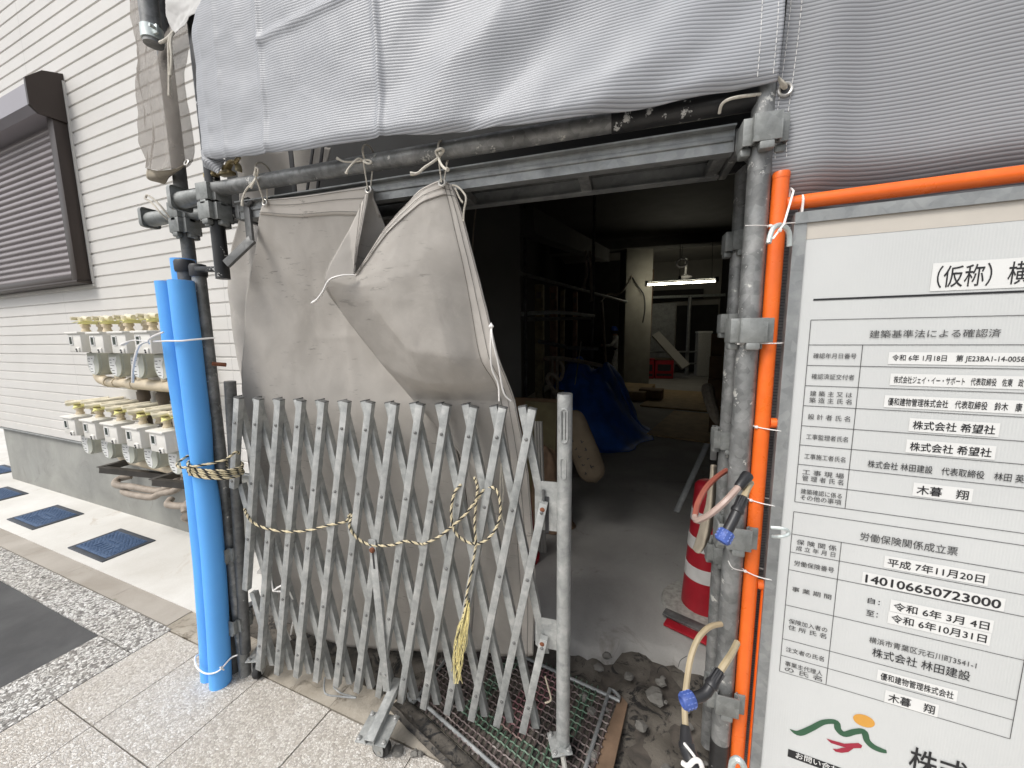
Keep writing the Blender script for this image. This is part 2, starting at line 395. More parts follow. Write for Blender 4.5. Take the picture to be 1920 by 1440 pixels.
def mk_cloth(name, col, dark, trans, alpha=0):
    k = NT(name)
    f = k.noise(2.6, 6, .65, dist=.6); g = k.noise(24, 5, .7)
    c = k.ramp(f, [(.3, dark), (.65, col)])
    scuff = k.ramp(g, [(.66, (0, 0, 0)), (.74, (1, 1, 1))])
    c = k.mix(k.math('MULTIPLY', scuff, .30), c, tuple(min(1, x*1.25) for x in col))
    mp = k.n('Mapping'); mp.inputs['Rotation'].default_value = (0, R(35), 0); mp.inputs['Scale'].default_value = (14, 14, 75)
    k.l(k.co.outputs['Object'], mp.inputs['Vector'])
    st = k.ramp(k.noise(1.0, 4, .7, vec=mp.outputs[0]), [(.60, (0, 0, 0)), (.64, (1, 1, 1))])
    where = k.ramp(k.noise(3.2, 3, .6), [(.52, (0, 0, 0)), (.60, (1, 1, 1))])
    c = k.mix(k.math('MULTIPLY', k.math('MULTIPLY', st, where), .55), c, tuple(x*.45 for x in dark))
    sm = k.ramp(k.noise(5, 7, .75, dist=1.5), [(.55, (0, 0, 0)), (.75, (1, 1, 1))])
    c = k.mix(k.math('MULTIPLY', sm, .28), c, tuple(min(1, x*1.35) for x in col))
    weave = k.noise(700, 1)
    c = k.mix(k.math('MULTIPLY', weave, .18), c, tuple(x*.6 for x in dark))
    k.set(col=c, rough=.75, spec=.25); k.bump(k.noise(14, 5, .6), .12, .01)
    tr = k.n('BsdfTranslucent'); k.l(c, tr.inputs[0])
    ms = k.n('MixShader'); ms.inputs[0].default_value = trans
    k.l(k.b.outputs[0], ms.inputs[1]); k.l(tr.outputs[0], ms.inputs[2]); last = ms.outputs[0]
    if alpha:
        tp = k.n('BsdfTransparent'); m2 = k.n('MixShader'); m2.inputs[0].default_value = alpha
        k.l(last, m2.inputs[1]); k.l(tp.outputs[0], m2.inputs[2]); last = m2.outputs[0]
    k.l(last, k.out.inputs[0]); return k.m
M['tan'] = mk_cloth('tan mesh sheet', (.60, .565, .52), (.46, .43, .39), .18)
M['tan_hem'] = mk_cloth('tan hem', (.72, .675, .62), (.60, .56, .51), .1)
M['tan_thin'] = mk_cloth('thin tan netting', (.44, .40, .36), (.34, .31, .275), .3, .52)
M['white_sheet'] = mk_cloth('white sheet', (.78, .77, .75), (.70, .69, .67), .25)
M['stitch'] = plain('pale thread', (.75, .74, .72), .8)
M['stitch_d'] = plain('grey thread', (.13, .12, .11), .8)
M['eyelet'] = plain('eyelet metal', (.62, .60, .56), .35, .7, .1)
M['bluetarp'] = plain('blue tarpaulin', (.03, .14, .55), .6, 0, .3, 4, .6, bscale=9)
k = NT('blue foam'); k.set(col=k.ramp(k.noise(5), [(.3, (.115, .40, .88)), (.7, (.135, .44, .93))]), rough=.62, spec=.3); k.bump(k.noise(220, 3), .12, .002)
k.b.inputs['Subsurface Weight'].default_value = .1; M['foam'] = k.m
k = NT('blue meter lid'); v = k.n('TexVoronoi'); v.inputs['Scale'].default_value = 70; k.l(k.co.outputs['Object'], v.inputs['Vector'])
k.set(col=k.ramp(k.noise(18, 4), [(.3, (.035, .075, .16)), (.7, (.075, .125, .22))]), rough=.5); k.bump(v.outputs['Distance'], .6, .006); M['lid'] = k.m
k = NT('corrugated sign sheet'); sp = k.n('SeparateXYZ'); k.l(k.co.outputs['Object'], sp.inputs[0])
rb = k.math('ADD', k.math('MULTIPLY', k.math('SINE', k.math('MULTIPLY', sp.outputs[0], 2*math.pi/.0052)), .5), .5)
k.set(col=k.ramp(k.noise(3, 4), [(.3, (.57, .58, .57)), (.7, (.62, .63, .62))]), rough=.28, spec=.45); k.bump(rb, .10, .0012); M['panel'] = k.m
def mk_wire():
    k = NT('painted wire'); sp = k.n('SeparateXYZ'); k.l(k.co.outputs['Object'], sp.inputs[0])
    x, y = sp.outputs[0], sp.outputs[1]
    nz = k.math('MULTIPLY', k.math('SUBTRACT', k.noise(7, 3), .5), .10)
    base = k.ramp(k.noise(16, 5), [(.3, (.075, .058, .055)), (.55, (.15, .115, .108)), (.75, (.32, .29, .27))])
    def ring(cx, cy, rx, ry, w0, w1):
        dx = k.math('DIVIDE', k.math('SUBTRACT', x, cx), rx); dy = k.math('DIVIDE', k.math('SUBTRACT', y, cy), ry)
        d = k.math('ADD', k.math('MAXIMUM', k.math('ABSOLUTE', dx), k.math('ABSOLUTE', dy)), nz)
        return k.math('MULTIPLY', k.math('GREATER_THAN', d, w0), k.math('LESS_THAN', d, w1))
    c = k.mix(k.math('MULTIPLY', ring(GX, GY, .19, .20, .78, 1.12), .55), base, (.06, .19, .11))
    c = k.mix(k.math('MULTIPLY', ring(GX, GY, .06, .17, -1, 1), .5), c, (.30, .11, .13))
    k.set(col=c, rough=.6, metal=.2); return k.m
GX, GY = .0, .0

# ------------------------------------------------------------------ ground
MBg = MB(); MBg.add([(-60, -60, -.03), (60, -60, -.03), (60, 60, -.03), (-60, 60, -.03)], [(0, 1, 2, 3)])
MBg.build('ground', M['joint'], kind='structure')
def quad(name, pts, mat, z, **kw):
    m = MB(); m.add([Vector((p[0], p[1], z)) for p in pts], [tuple(range(len(pts)))]); return m.build(name, mat, kind='structure', **kw)
def slabq(m, a0, a1, n0, n1, z0, z1, g=.0025):
    m.add([h(a, n, z) for z in (z0, z1) for a, n in ((a0+g, n0+g), (a1-g, n0+g), (a1-g, n1-g), (a0+g, n1-g))],
          [(4, 5, 6, 7), (0, 1, 5, 4), (1, 2, 6, 5), (2, 3, 7, 6), (3, 0, 4, 7)])
quad('road', [h(-25, -12), h(4.07, -12), h(4.07, -.79), h(-25, -.79)], M['asphalt'], -.002)
m = MB()                                                             # washed aggregate pavers with open joints
alines = [4.385, 4.695, 5.122, 5.545, 5.97, 6.39, 6.81, 7.23, 7.65, 8.07, 8.9, 9.7]
for i in range(len(alines)-1):
    for j in range(9):
        n1 = -.637-.405*j
        slabq(m, alines[i], alines[i+1], n1-.405, n1, -.02, .003+.001*((i*7+j*3) % 3))
m.build('pavement', M['paver'], kind='structure')
m = MB()
for j in range(6): slabq(m, 4.07, 4.385, -.79-.62*(j+1), -.79-.62*j, -.02, .004)
slabq(m, 4.19, 4.385, -.79, -.622, -.02, .004)
for j in range(10): slabq(m, 4.19-.9*(j+1), 4.19-.9*j, -.79, -.622, -.02, .004)
m.build('pavement_border', M['granite'], kind='structure')
m = MB()
for j in range(9): slabq(m, 4.33-.6*(j+1), 4.33-.6*j, -.62, -.503, -.02, .005, .001)
m.build('gutter', M['gutter'], kind='structure')
m = MB()
for j in range(8): slabq(m, 4.33+.6*j, 4.93+.6*j, -.633, -.50, -.02, .002, .001)
m.build('kerb_strip', M['dirtconc'], kind='structure')
m = MB(); m.add([h(-9, -.503, .008), h(4.55, -.503, .008), h(4.62, .05, .008), h(-9, .05, .008), h(-9, -.503, -.02), h(4.55, -.503, -.02), h(4.62, .05, -.02)],
                [(0, 1, 2, 3), (4, 5, 1, 0), (5, 6, 2, 1)])
m.add([h(-9, .05, .006), h(-.1, .05, .006), h(-.1, 6, .006), h(-9, 6, .006)], [(0, 1, 2, 3)])
m.build('concrete_apron', M['apron'], kind='structure')
P = []                                                               # broken ground between the kerb and the slab
for j in range(46):
    row = []
    for i in range(160):
        x = -2.05+3.7*i/159; y0 = 2.215+(-.497-(x+6.613)*.0881)/.9961
        y = y0+(2.0-y0)*j/45
        row.append(Vector((x, y, -.006+.026*fbm(x*7, y*7, 3)-.018*smo(0, .08, y-y0))))
    P.append(row)
m = MB(); m.grid(P); m.build('dirt', M['dirt'], smooth=60, kind='structure')
# interior slab with a broken front edge
P = []
xs = [-2.3+5.6*i/140 for i in range(141)]
for j in range(7):
    row = []
    for x in xs:
        y0 = 1.70 + .05*fbm(x*4, 0) + .03*fbm(x*17, 5) + .06*smo(-.1, .1, x)
        row.append(Vector((x, [y0-.02, y0, y0+.03, 2.2, 5, 11, 16][j], [-.03, .022, .035, .042, .045, .045, .045][j])))
    P.append(row)
m = MB(); m.grid(P); m.build('interior_floor', M['slab'], smooth=60, kind='structure')

# ------------------------------------------------------------------ the neighbouring house
HM = Matrix.Translation(HP) @ Matrix.Rotation(HROT, 4, 'Z')
house = thing('house', 'white house wall of grooved horizontal siding over a grey rendered footing', 'house', HP, HROT)
m = MB(); prof = []
z = .625; zt = 5.3; g = .0125
prof.append((-.004, z)); row = 1.879-.0905*13
zz = row
lines = [1.879+.0905*i for i in range(-13, 38)]
prof = [(0, .622)]
for L in lines:
    if L-g < .63: continue
    prof += [(0, L-g/2-.0015), (.009, L-g/2+.0015), (.009, L+g/2-.0015), (0, L+g/2+.0015)]
prof.append((0, zt))
vs = []; fs = []
A0, A1 = -.02, 4.66
for a in (A0, A1): vs += [HM @ Vector((a, y, z)) for y, z in prof]
n = len(prof); fs = [(i, n+i, n+i+1, i+1) for i in range(n-1)]
m.add(vs, fs); m.build('siding_wall', M['siding'], house, smooth=0)
m = MB(); m.box(((A0+A1)/2, 1.5, zt/2+.3), (A1-A0-.01, 2.9, zt-.62), HM); m.box((A0+.0, 1.5, 2.95), (.03, 3.0, zt-.63), HM)
m.build('wall_core', M['siding'], house, smooth=0)
m = MB(); m.box(((A0+A1)/2, 1.508, .303), (A1-A0-.02, 2.98, .606), HM, .004); m.build('foundation', M['found'], house)
m = MB(); m.box(((A0+A1)/2, .02, .612), (A1-A0, .075, .008), HM); m.box(((A0+A1)/2, .03, .6205), (A1-A0-.01, .05, .006), HM, mi=1)
m.build('flashing', [M['galv'], M['cap']], house)
# roller shutter window
wl, wr, wb, wtop = .35, 2.46, 2.03, 3.46
m = MB(); m.box(((wl+wr)/2, -.012, (wb+wtop)/2-.06), (wr-wl-.06, .016, wtop-wb-.14), HM); win = m.build('shutter_window', M['brown'], house)
m = MB(); m.box((wr-.045, -.045, (wb+wtop-.16)/2), (.09, .09, wtop-.16-wb), HM, .003); m.build('jamb', M['brown'], win)
m = MB(); m.box((wl+.04, -.045, (wb+wtop-.16)/2), (.08, .09, wtop-.16-wb), HM, .003); m.build('jamb', M['brown'], win)
m = MB(); Y = [(.0, 3.53), (-.12, 3.49), (-.185, 3.41), (-.185, 3.27), (-.145, 3.235), (0, 3.235)]
vs = [HM @ Vector((a, y, z)) for a in (wl+.02, wr-.012) for y, z in Y]; k6 = 6
m.add(vs, [(i, (i+1) % 6, 6+(i+1) % 6, 6+i) for i in range(6)]); m.build('shutter_box', M['shutterbox'], win, smooth=20)
m = MB()
Y2 = [(.0, 3.565), (-.11, 3.525), (-.2, 3.43), (-.2, 3.25), (-.16, 3.21), (0, 3.21)]
m.add([HM @ Vector((a, y, z)) for a in (wr-.012, wr+.012) for y, z in Y2], [(i, (i+1) % 6, 6+(i+1) % 6, 6+i) for i in range(6)]+[(5, 4, 3, 2, 1, 0), (6, 7, 8, 9, 10, 11)])
m.build('end_cap', M['brown'], win, smooth=20)
m = MB(); prof = []; z = wb+.05
while z < 3.24:
    prof += [(-.022, z), (-.034, z+.010), (-.038, z+.024), (-.034, z+.038), (-.022, z+.046)]; z += .050
vs = [HM @ Vector((a, y, z)) for a in (wl+.07, wr-.085) for y, z in prof]; n = len(prof)
m.add(vs, [(i, n+i, n+i+1, i+1) for i in range(n-1)]); m.build('shutter_slats', M['shutter'], win, smooth=40)
m = MB(); m.box(((wl+wr)/2, -.04, wb+.03), (wr-wl-.17, .05, .05), HM, .004); m.box(((wl+wr)/2, -.05, wb-.012), (wr-wl+.02, .1, .02), HM, .003)
m.build('sill', M['brown'], win)
m = MB()
m.box((wr+.012, -.006, 2.76), (.02, .014, 1.5), HM); m.box(((wl+wr)/2, -.006, wb-.034), (wr-wl+.05, .014, .02), HM)
m.build('sealant', M['siding'], win)

# gas meters on the wall
def meter(loc, label, tall):
    t = thing('gas_meter', label, 'gas meter', loc, HROT, 'gas meters on the house wall')
    L = wm(t)
    m = MB(); m.box((0, -.235, .245), (.185, .10, .135), L, .008); m.box((.02, -.19, .235), (.15, .10, .11), L, .006)
    m.box((-.006, -.238, .317), (.196, .12, .016), L, .006)
    m.build('counter_box', M['meter_w'], t)
    o = MB(); o.box((-.038, -.2865, .262), (.038, .005, .052), L); o = o.build('display', M['lcd'], t)
    m = MB()
    for dx, dz, sx, sz in ((-.022, 0, .005, .062), (.022, 0, .005, .062), (0, .0285, .048, .005), (0, -.0285, .048, .005)):
        m.box((-.038+dx, -.287, .262+dz), (sx, .007, sz), L)
    m.build('display_bezel', M['sticker'], o)
    m = MB(); m.box((.045, -.268, .196), (.05, .05, .035), L, .004); m.lathe([(.006, 0), (.006, .004)], 10, L @ T(.04, -.2935, .2) @ rot(R(90), 'X'), 1)
    m.lathe([(.006, 0), (.006, .004)], 10, L @ T(.045, -.2935, .187) @ rot(R(90), 'X'), 1); m.lathe([(.010, 0), (.010, .012)], 10, L @ T(-.095, -.255, .275) @ rot(R(-90), 'Y'), 1)
    m.build('button_block', [M['meter_w'], M['cap']], t)
    # the U-shaped measuring body, a thick plate with a bulging rim
    def U(s, ox=.02, oz=0):
        p = [(-.078*s, .17), (-.085*s, .13)]
        for i in range(13):
            an = math.pi + math.pi*i/12; p.append((.088*s*math.cos(an), .085+.085*s*math.sin(an)))
        p += [(.085*s, .13), (.078*s, .17)]
        return [(x+ox, z+oz) for x, z in p]
    MX = L @ rot(R(90), 'X')
    m = MB(); m.prism(U(1), .12, .20, MX); m.prism(U(.93), .20, .213, MX); m.prism(U(.9), .05, .12, MX)
    m.box((.02, -.13, .175), (.15, .14, .03), L, .006)
    body = m.build('meter_body', M['meter_g'], t, smooth=30)
    m = MB(); q = [(-.066, .145), (-.07, .10), (-.062, .055), (-.036, .018), (.0, .012), (.012, .03), (.016, .07), (.006, .10), (.03, .135), (.028, .15)]
    m.prism([(x+.02, z) for x, z in q], .213, .2145, MX)
    m.build('label_plate', M['sticker'], body, smooth=0)
    m = MB(); rr = random.Random(5)
    for (x, z, wd) in ((-.035, .125, .03), (.01, .128, .018), (-.035, .105, .022), (-.02, .085, .05), (-.04, .065, .025), (-.015, .05, .03), (-.01, .03, .03)):
        m.box((x+.005, -.2152, z), (wd, .001, .0045), L)
    m.build('printing', M['print'], body, smooth=0)
    # union nuts, stubs and the cock with its tag
    for dx, y in ((-.045, -.2), (.055, -.15)):
        m = MB(); m.lathe([(.026, .325), (.026, .338), (.021, .342), (.021, .36), (.028, .362), (.028, .378), (.020, .382), (.018, .395)], 14, L @ T(dx, y, 0))
        m.build('union_nut', M['beige'], t)
    for dx, y in ((-.045, -.2), (.055, -.15)):
        m = MB()
        if not tall:
            m.tube([L @ Vector((dx-.055, y+.02, .425)), L @ Vector((dx+.075, y-.0, .418))], [.021, .017], 12)
        else:
            m.tube([L @ Vector((dx-.03, y-.06, .415)), L @ Vector((dx+.10, y+.14, .437))], [.016, .014], 12)
        m.lathe([(.024, 0), (.024, .03), (.015, .034)], 12, L @ T(dx-.03, y, .400)); m.lathe([(.013, 0), (.013, .05)], 12, L @ T(dx-.06, y, .425) @ rot(R(90), 'X'))
        m.build('gas_cock', M['beige_d'], t)
    m = MB(); P = [[L @ Vector((-.10+.17*i/6, -.25+.10*j/3+.02*math.sin(i*.9), .392+.012*math.sin(i*1.1+j))) for i in range(7)] for j in range(4)]
    m.grid(P); m.build('warning_tag', M['yellow'], t, solid=.001)
    return t
ord_ = ['leftmost', 'second from the left', 'third from the left', 'fourth from the left', 'nearest the blue foam']
ups = [2.726+.095, 3.042+.085, 3.33+.085, 3.616+.085]
tU = meter(h(ups[0], 0, 1.29), 'white gas meter at the left end of the upper row on the siding', False)
names = ['white gas meter second from the left in the upper row', 'white gas meter third from the left in the upper row', 'white gas meter beside the blue foam in the upper row']
for a, nm in zip(ups[1:], names): dup(tU, h(a, 0, 1.285), HROT, nm)
lows = [2.429+.095, 2.738+.09, 3.037+.09, 3.33+.09, 3.625+.09]
tL = meter(h(lows[0], 0, .645), 'white gas meter at the left end of the lower row', True)
names = ['white gas meter second from the left in the lower row', 'white gas meter in the middle of the lower row of five', 'white gas meter fourth from the left in the lower row', 'white gas meter beside the blue foam in the lower row']
for i, (a, nm) in enumerate(zip(lows[1:], names)): dup(tL, h(a, 0, .642-.003*i), HROT, nm)
m = MB()
m.tube(spline([h(2.70, -.14, 1.32), h(2.71, -.14, 1.26), h(2.76, -.13, 1.235), h(2.85, -.13, 1.23)], 12)+[h(3.15, -.13, 1.23)], .034, 14)
m.tube([h(3.18, -.13, 1.23), h(3.98, -.13, 1.222)], .040, 14); m.tube([h(3.13, -.13, 1.23), h(3.2, -.13, 1.23)], .045, 14); m.tube([h(2.86, -.13, 1.23), h(2.94, -.13, 1.23)], .039, 14)
m.tube([h(2.78, -.13, 1.235), h(2.82, -.13, 1.232)], .039, 14)
for a in (2.98, 3.28, 3.58): m.tube([h(a, -.13, 1.24), h(a, -.13, 1.5)], .022, 10); m.tube([h(a, -.13, 1.265), h(a, -.13, 1.29)], .03, 10)
pu = m.build('gas_pipe', M['beige'], label='beige gas manifold pipe running under the upper row of meters', cat='gas pipe', group='gas manifold pipes')
m = MB()
m.tube(spline([h(2.75, -.1, .75), h(2.76, -.1, .66), h(2.83, -.1, .615), h(2.95, -.1, .61)], 12)+[h(3.98, -.1, .603)], .042, 14)
for a in (3.0, 3.32, 3.62): m.tube([h(a, -.1, .62), h(a, -.1, .80)], .022, 10); m.tube([h(a, -.1, .65), h(a, -.1, .68)], .031, 10)
m.build('gas_pipe', M['beige'], label='beige gas manifold pipe running under the lower row of meters', cat='gas pipe', group='gas manifold pipes')
for a, lb in ((3.10, 'dark brown riser pipe between the meter rows, the left of two'), (3.36, 'dark brown riser pipe between the meter rows, next to the foam')):
    m = MB(); m.tube([h(a, -.06, .70), h(a, -.06, 1.20)], .033, 14); m.tube([h(a, -.06, 1.10), h(a, -.06, 1.16)], .040, 14); m.tube([h(a, -.06, .62), h(a, -.06, .70)], .039, 14)
    m.build('riser_pipe', M['brownpipe'], label=lb, cat='pipe', group='riser pipes between the meter rows')
for i, a0 in enumerate((2.93, 3.62)):
    m = MB()
    q = [h(a0-.28+.0, -.01, .52), h(a0, -.30, .585 if not i else .57)]
    Mx = frame(h(a0, -.30, .59), HD, (0, 0, 1))
    # an angle-iron triangle: a long front bar dropping to the wall and a short return arm
    p0, p1, p2 = h(a0, -.30, .595), h(a0+.36, -.06, .50), h(a0-.02, -.02, .60)
    for q0, q1 in ((p0, p1), (p0, p2)):
        F = frame((q0+q1)/2, q1-q0, (0, 0, 1)); l = (q1-q0).length
        m.box((0, 0, 0), (l, .005, .042), F); m.box((0, .02, .0185), (l-.004, .035, .005), F)
    m.build('angle_bracket', M['angle'], label=['dark angle iron bracket on the grey footing under the lower meters', 'dark angle iron bracket half behind the blue foam near the footing'][i], cat='bracket')
hz = [([(2.48, -.02, .50), (2.50, -.10, .47), (2.58, -.14, .52), (2.66, -.06, .54)], 'taupe pipe stub bending out of the footing left of the bracket'),
      ([(3.42, -.05, .58), (3.43, -.08, .50), (3.36, -.14, .44), (3.22, -.16, .43), (3.08, -.20, .45), (2.92, -.22, .45), (2.86, -.18, .47), (2.9, -.12, .48)], 'taupe hose looping below the dark bracket, the upper loop'),
      ([(3.52, -.05, .60), (3.53, -.09, .50), (3.46, -.12, .44), (3.36, -.15, .42), (3.28, -.17, .385), (3.16, -.20, .39), (3.0, -.21, .40), (2.93, -.17, .42)], 'taupe hose looping below the dark bracket, the lower loop'),
      ([(3.78, -.06, .56), (3.8, -.10, .45), (3.72, -.13, .385), (3.6, -.15, .36), (3.48, -.17, .36), (3.44, -.13, .38)], 'taupe hose stub curling out beneath the lower gas pipe'),
      ([(3.66, -.16, .33), (3.64, -.14, .37), (3.70, -.1, .42), (3.84, -.12, .44), (3.95, -.1, .5)], 'taupe hose bending up beside the blue foam'),
      ([(3.72, -.19, .32), (3.68, -.17, .29), (3.76, -.16, .27), (3.92, -.17, .275), (4.1, -.12, .33)], 'lowest taupe hose beside the blue foam at the footing')]
for p, lb in hz:
    m = MB(); m.tube(spline([h(*q) for q in p], 34), .024 if 'stub bend' not in lb else .022, 12); m.build('pipe_stub', M['conduit'], label=lb, cat='pipe', group='taupe hoses at the footing')
# water meter lids let into the apron
for i, (ac, nc, wa, wn, lb) in enumerate([(2.945, -.30, .50, .27, 'blue water meter lid nearest the blue foam, honeycomb pattern'), (1.77, -.275, .50, .27, 'blue water meter lid in the middle of three in the apron'),
                                    (.58, -.25, .50, .26, 'blue water meter lid farthest left along the apron'), (-.62, .02, .5, .30, 'blue water meter lid beyond the corner of the house')]):
    t = thing('meter_lid', lb, 'meter cover', h(ac, nc, .008), HROT, 'blue water meter lids'); L = wm(t)
    m = MB()
    for x, y, sx, sy in ((0, wn/2, wa, .03), (0, -wn/2, wa, .03), (wa/2-.015, 0, .03, wn-.03), (-wa/2+.015, 0, .03, wn-.03)): m.box((x, y, .002), (sx, sy, .012), L, .002)
    m.build('lid_frame', M['lid_frame'], t)
    m = MB(); m.box((0, 0, .003), (wa-.064, wn-.034, .014), L, .003); rr = random.Random(i)
    nb = 0
    for gx in range(18):
        for gy in range(9):
            x = -wa/2+.055+gx*.0225; y = -wn/2+.04+gy*.0225+(gx % 2)*.011
            if abs(x) < .12 and abs(y+.02) < .05: continue
            if abs(y) > wn/2-.03: continue
            m.lathe([(.009, .0095), (.008, .0125)], 6, L @ T(x, y, 0))
    for gx in range(5): m.box((-.085+gx*.042, .0-.045, .0115), (.016, .05, .004), L); m.box((-.075+gx*.038, .012, .0115), (.024, .012, .004), L)
    m.box((wa/2-.07, wn/2-.03, .0115), (.05, .008, .004), L)
    m.build('lid_plate', M['lid'], t)

# ------------------------------------------------------------------ building site shell
site = thing('building_under_construction', 'dark unfinished ground floor behind the sheeting and the folding gate', 'building', (.4, 1.8, 0))
m = MB()
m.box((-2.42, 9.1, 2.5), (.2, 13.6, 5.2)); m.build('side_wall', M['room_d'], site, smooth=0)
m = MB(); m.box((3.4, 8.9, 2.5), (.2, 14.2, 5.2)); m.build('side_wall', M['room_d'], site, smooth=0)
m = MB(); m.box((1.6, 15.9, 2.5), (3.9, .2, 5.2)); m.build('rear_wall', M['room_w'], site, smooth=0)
m = MB(); m.box((-1.0, 14.9, 2.5), (2.7, .2, 5.2)); m.build('shade_wall', M['room_d'], site, smooth=0)  # dark wall added to stand in for the unlit left of the hall
m = MB(); m.box((.5, 6.9, 4.36), (6.0, 10.0, .2)); m.build('ceiling', M['room_d'], site, smooth=0)  # near-black front part: the ceiling's lack of light is put into the colour
m = MB(); m.box((.5, 14.0, 4.36), (6.0, 4.1, .2)); m.build('ceiling', M['room_w'], site, smooth=0)  # pale rear part of the same ceiling: lamplight put into the colour
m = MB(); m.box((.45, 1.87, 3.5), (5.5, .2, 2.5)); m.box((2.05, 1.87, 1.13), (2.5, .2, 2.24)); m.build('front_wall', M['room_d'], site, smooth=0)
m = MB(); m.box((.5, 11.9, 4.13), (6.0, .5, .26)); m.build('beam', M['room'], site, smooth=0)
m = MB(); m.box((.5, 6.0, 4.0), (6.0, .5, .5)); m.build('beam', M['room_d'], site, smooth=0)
q0, q1 = dep(985, 415, 4.2), dep(1135, 480, 9.0)
m = MB(); F = frame((q0+q1)/2, q1-q0, (0, 0, 1)); m.box((0, 0, 0), ((q1-q0).length, .2, .28), F); m.build('beam', M['room'], site, smooth=0)
# a rendered column by the entrance
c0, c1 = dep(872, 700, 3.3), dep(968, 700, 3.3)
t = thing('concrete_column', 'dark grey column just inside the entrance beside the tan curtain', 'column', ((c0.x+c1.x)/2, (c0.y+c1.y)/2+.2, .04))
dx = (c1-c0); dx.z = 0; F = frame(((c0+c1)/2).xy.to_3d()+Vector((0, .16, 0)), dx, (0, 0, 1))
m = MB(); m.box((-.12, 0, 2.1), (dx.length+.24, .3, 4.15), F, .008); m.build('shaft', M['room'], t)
m = MB(); m.tube(spline([dep(892, 325, 3.0), dep(893, 380, 3.0), dep(888, 430, 3.0), dep(886, 480, 3.0)], 10), .006, 6); m.build('cable', M['conduit'], t)
pb = dep(1187, 700, 11.3)
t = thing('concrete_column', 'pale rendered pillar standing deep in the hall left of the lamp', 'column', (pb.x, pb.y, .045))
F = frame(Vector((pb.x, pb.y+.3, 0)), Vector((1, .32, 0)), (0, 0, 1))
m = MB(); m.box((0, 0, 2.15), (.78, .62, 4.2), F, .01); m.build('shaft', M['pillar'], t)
m = MB(); m.box((0, -.317, 1.62), (.775, .012, .9), F, .003); m.build('board', M['ply'], t) if False else None
m = MB(); m.tube(spline([dep(1184, 518, 10.9), dep(1195, 535, 10.9), dep(1207, 553, 10.9), dep(1209, 580, 10.9), dep(1205, 605, 10.9)], 16), .02, 6); m.build('cable', M['cap'], t)

# fluorescent lamp and the things at the back of the hall
a, b = dep(1213, 534, 10.3), dep(1341, 527, 10.1)
t = thing('tube_light', 'lit fluorescent tube hanging under the ceiling at the back', 'lamp', ((a.x+b.x)/2, (a.y+b.y)/2, a.z))
m = MB(); m.tube([a, b], .024, 12); m.build('glowing_tube', M['glow'], t)
F = frame((a+b)/2+Vector((0, 0, .085)), b-a, (0, 0, 1)); L = (b-a).length
m = MB(); m.box((0, 0, 0), (L, .07, .03), F); m.box((L/2+.03, 0, -.04), (.08, .10, .13), F, mi=1); m.box((-L/2-.02, 0, -.05), (.05, .08, .14), F); m.box((-.03, 0, .05), (.06, .05, .1), F, mi=1)
m.tube([F @ Vector((-.03, 0, .05)), F @ Vector((-.03, 0, 1.0))], .008, 6, 1); m.tube([F @ Vector((L*.45, 0, .05)), F @ Vector((L*.45, 0, 1.0))], .006, 6, 1)
m.build('fitting', [M['galv'], M['cap']], t)
p = dep(1285, 520, 11.2)
t = thing('ceiling_rose', 'small white pendant fitting hanging in front of the lit back wall', 'fitting', p)
m = MB(); m.lathe([(.03, .55), (.03, .12), (.05, .08), (.17, .03), (.19, 0), (.12, -.03), (.05, -.05)], 14, T(p)); m.build('pendant', M['white_p'], t)
p = dep(1278, 493, 10.6)
m = MB(); m.tube([p+Vector((.13*math.cos(i*.3927), 0, .11*math.sin(i*.3927))) for i in range(16)], .028, 8, closed=True); m.tube([p+Vector((0, 0, .11)), p+Vector((0, 0, .9))], .01, 6)
m.build('cable_ring', M['cap'], label='black coil of cable hanging from the ceiling', cat='cable')
# pipe frame across the back
t = thing('rear_scaffold', 'horizontal steel tubes with one upright across the back of the hall', 'scaffold', dep(1293, 700, 13.2))
m = MB(); m.tube([dep(1218, 558, 13.2), dep(1440, 550, 13.2)], .05, 10); m.build('top_rail', M['zinc_bright'], t)
m = MB(); m.tube([dep(1294, 555, 13.1), dep(1294, 560, 13.1).xy.to_3d()+Vector((0, 0, .045))], .06, 10); m.build('upright', M['galv'], t)
for y0, y1 in ((660, 659), (682, 681)):
    m = MB(); m.tube([dep(1200, y0, 13.2), dep(1380, y1, 13.2)], .03, 8); m.build('rail', M['galv'], t)
a = dep(1229, 626, 12.9); b = dep(1286, 688, 12.2); F = frame((a+b)/2, b-a, (0, -1, .6))
m = MB(); m.box((0, 0, 0), ((b-a).length, .28, .10), F); m.build('plank', M['room_w'], label='pale plank leaning diagonally in front of the back wall', cat='plank')
p = dep(1319, 692, 13.0)
t = thing('storage_cabinet', 'tall white cabinet at the back right of the hall', 'cabinet', (p.x, p.y, .045))
m = MB(); m.box((p.x, p.y+.3, .8), (.42, .6, 1.5), bev=.02); m.build('body', M['white_d'], t)
m = MB(); m.box((p.x, p.y+.3, 1.585), (.46, .64, .07), bev=.02); m.build('top', M['white_p'], t)
for i, (px0, px1, lb) in enumerate(((1204, 1226, 'red plastic crate half behind the pale pillar'), (1228, 1262, 'red plastic crate with dark openings at the back of the hall'))):
    a, b = dep(px0, 690, 12.6), dep(px1, 690, 12.6)
    t = thing('crate', lb, 'crate', (a.x, a.y, .045), 0, 'red crates at the back'); wd = b.x-a.x
    m = MB(); m.box((wd/2+a.x, a.y+.25, .36), (wd, .5, .62), bev=.02); m.build('body', M['red'], t)
    m = MB(); m.box((wd/2+a.x, a.y-.003, .42), (wd*.7, .012, .22)); m.box((wd/2+a.x, a.y-.003, .18), (wd*.8, .012, .08)); m.build('opening', M['cap'], t)
    m = MB(); m.box((wd/2+a.x, a.y+.25, .70), (wd+.04, .54, .05), bev=.01); m.build('rim', M['red' if i == 0 else 'paper'], t)
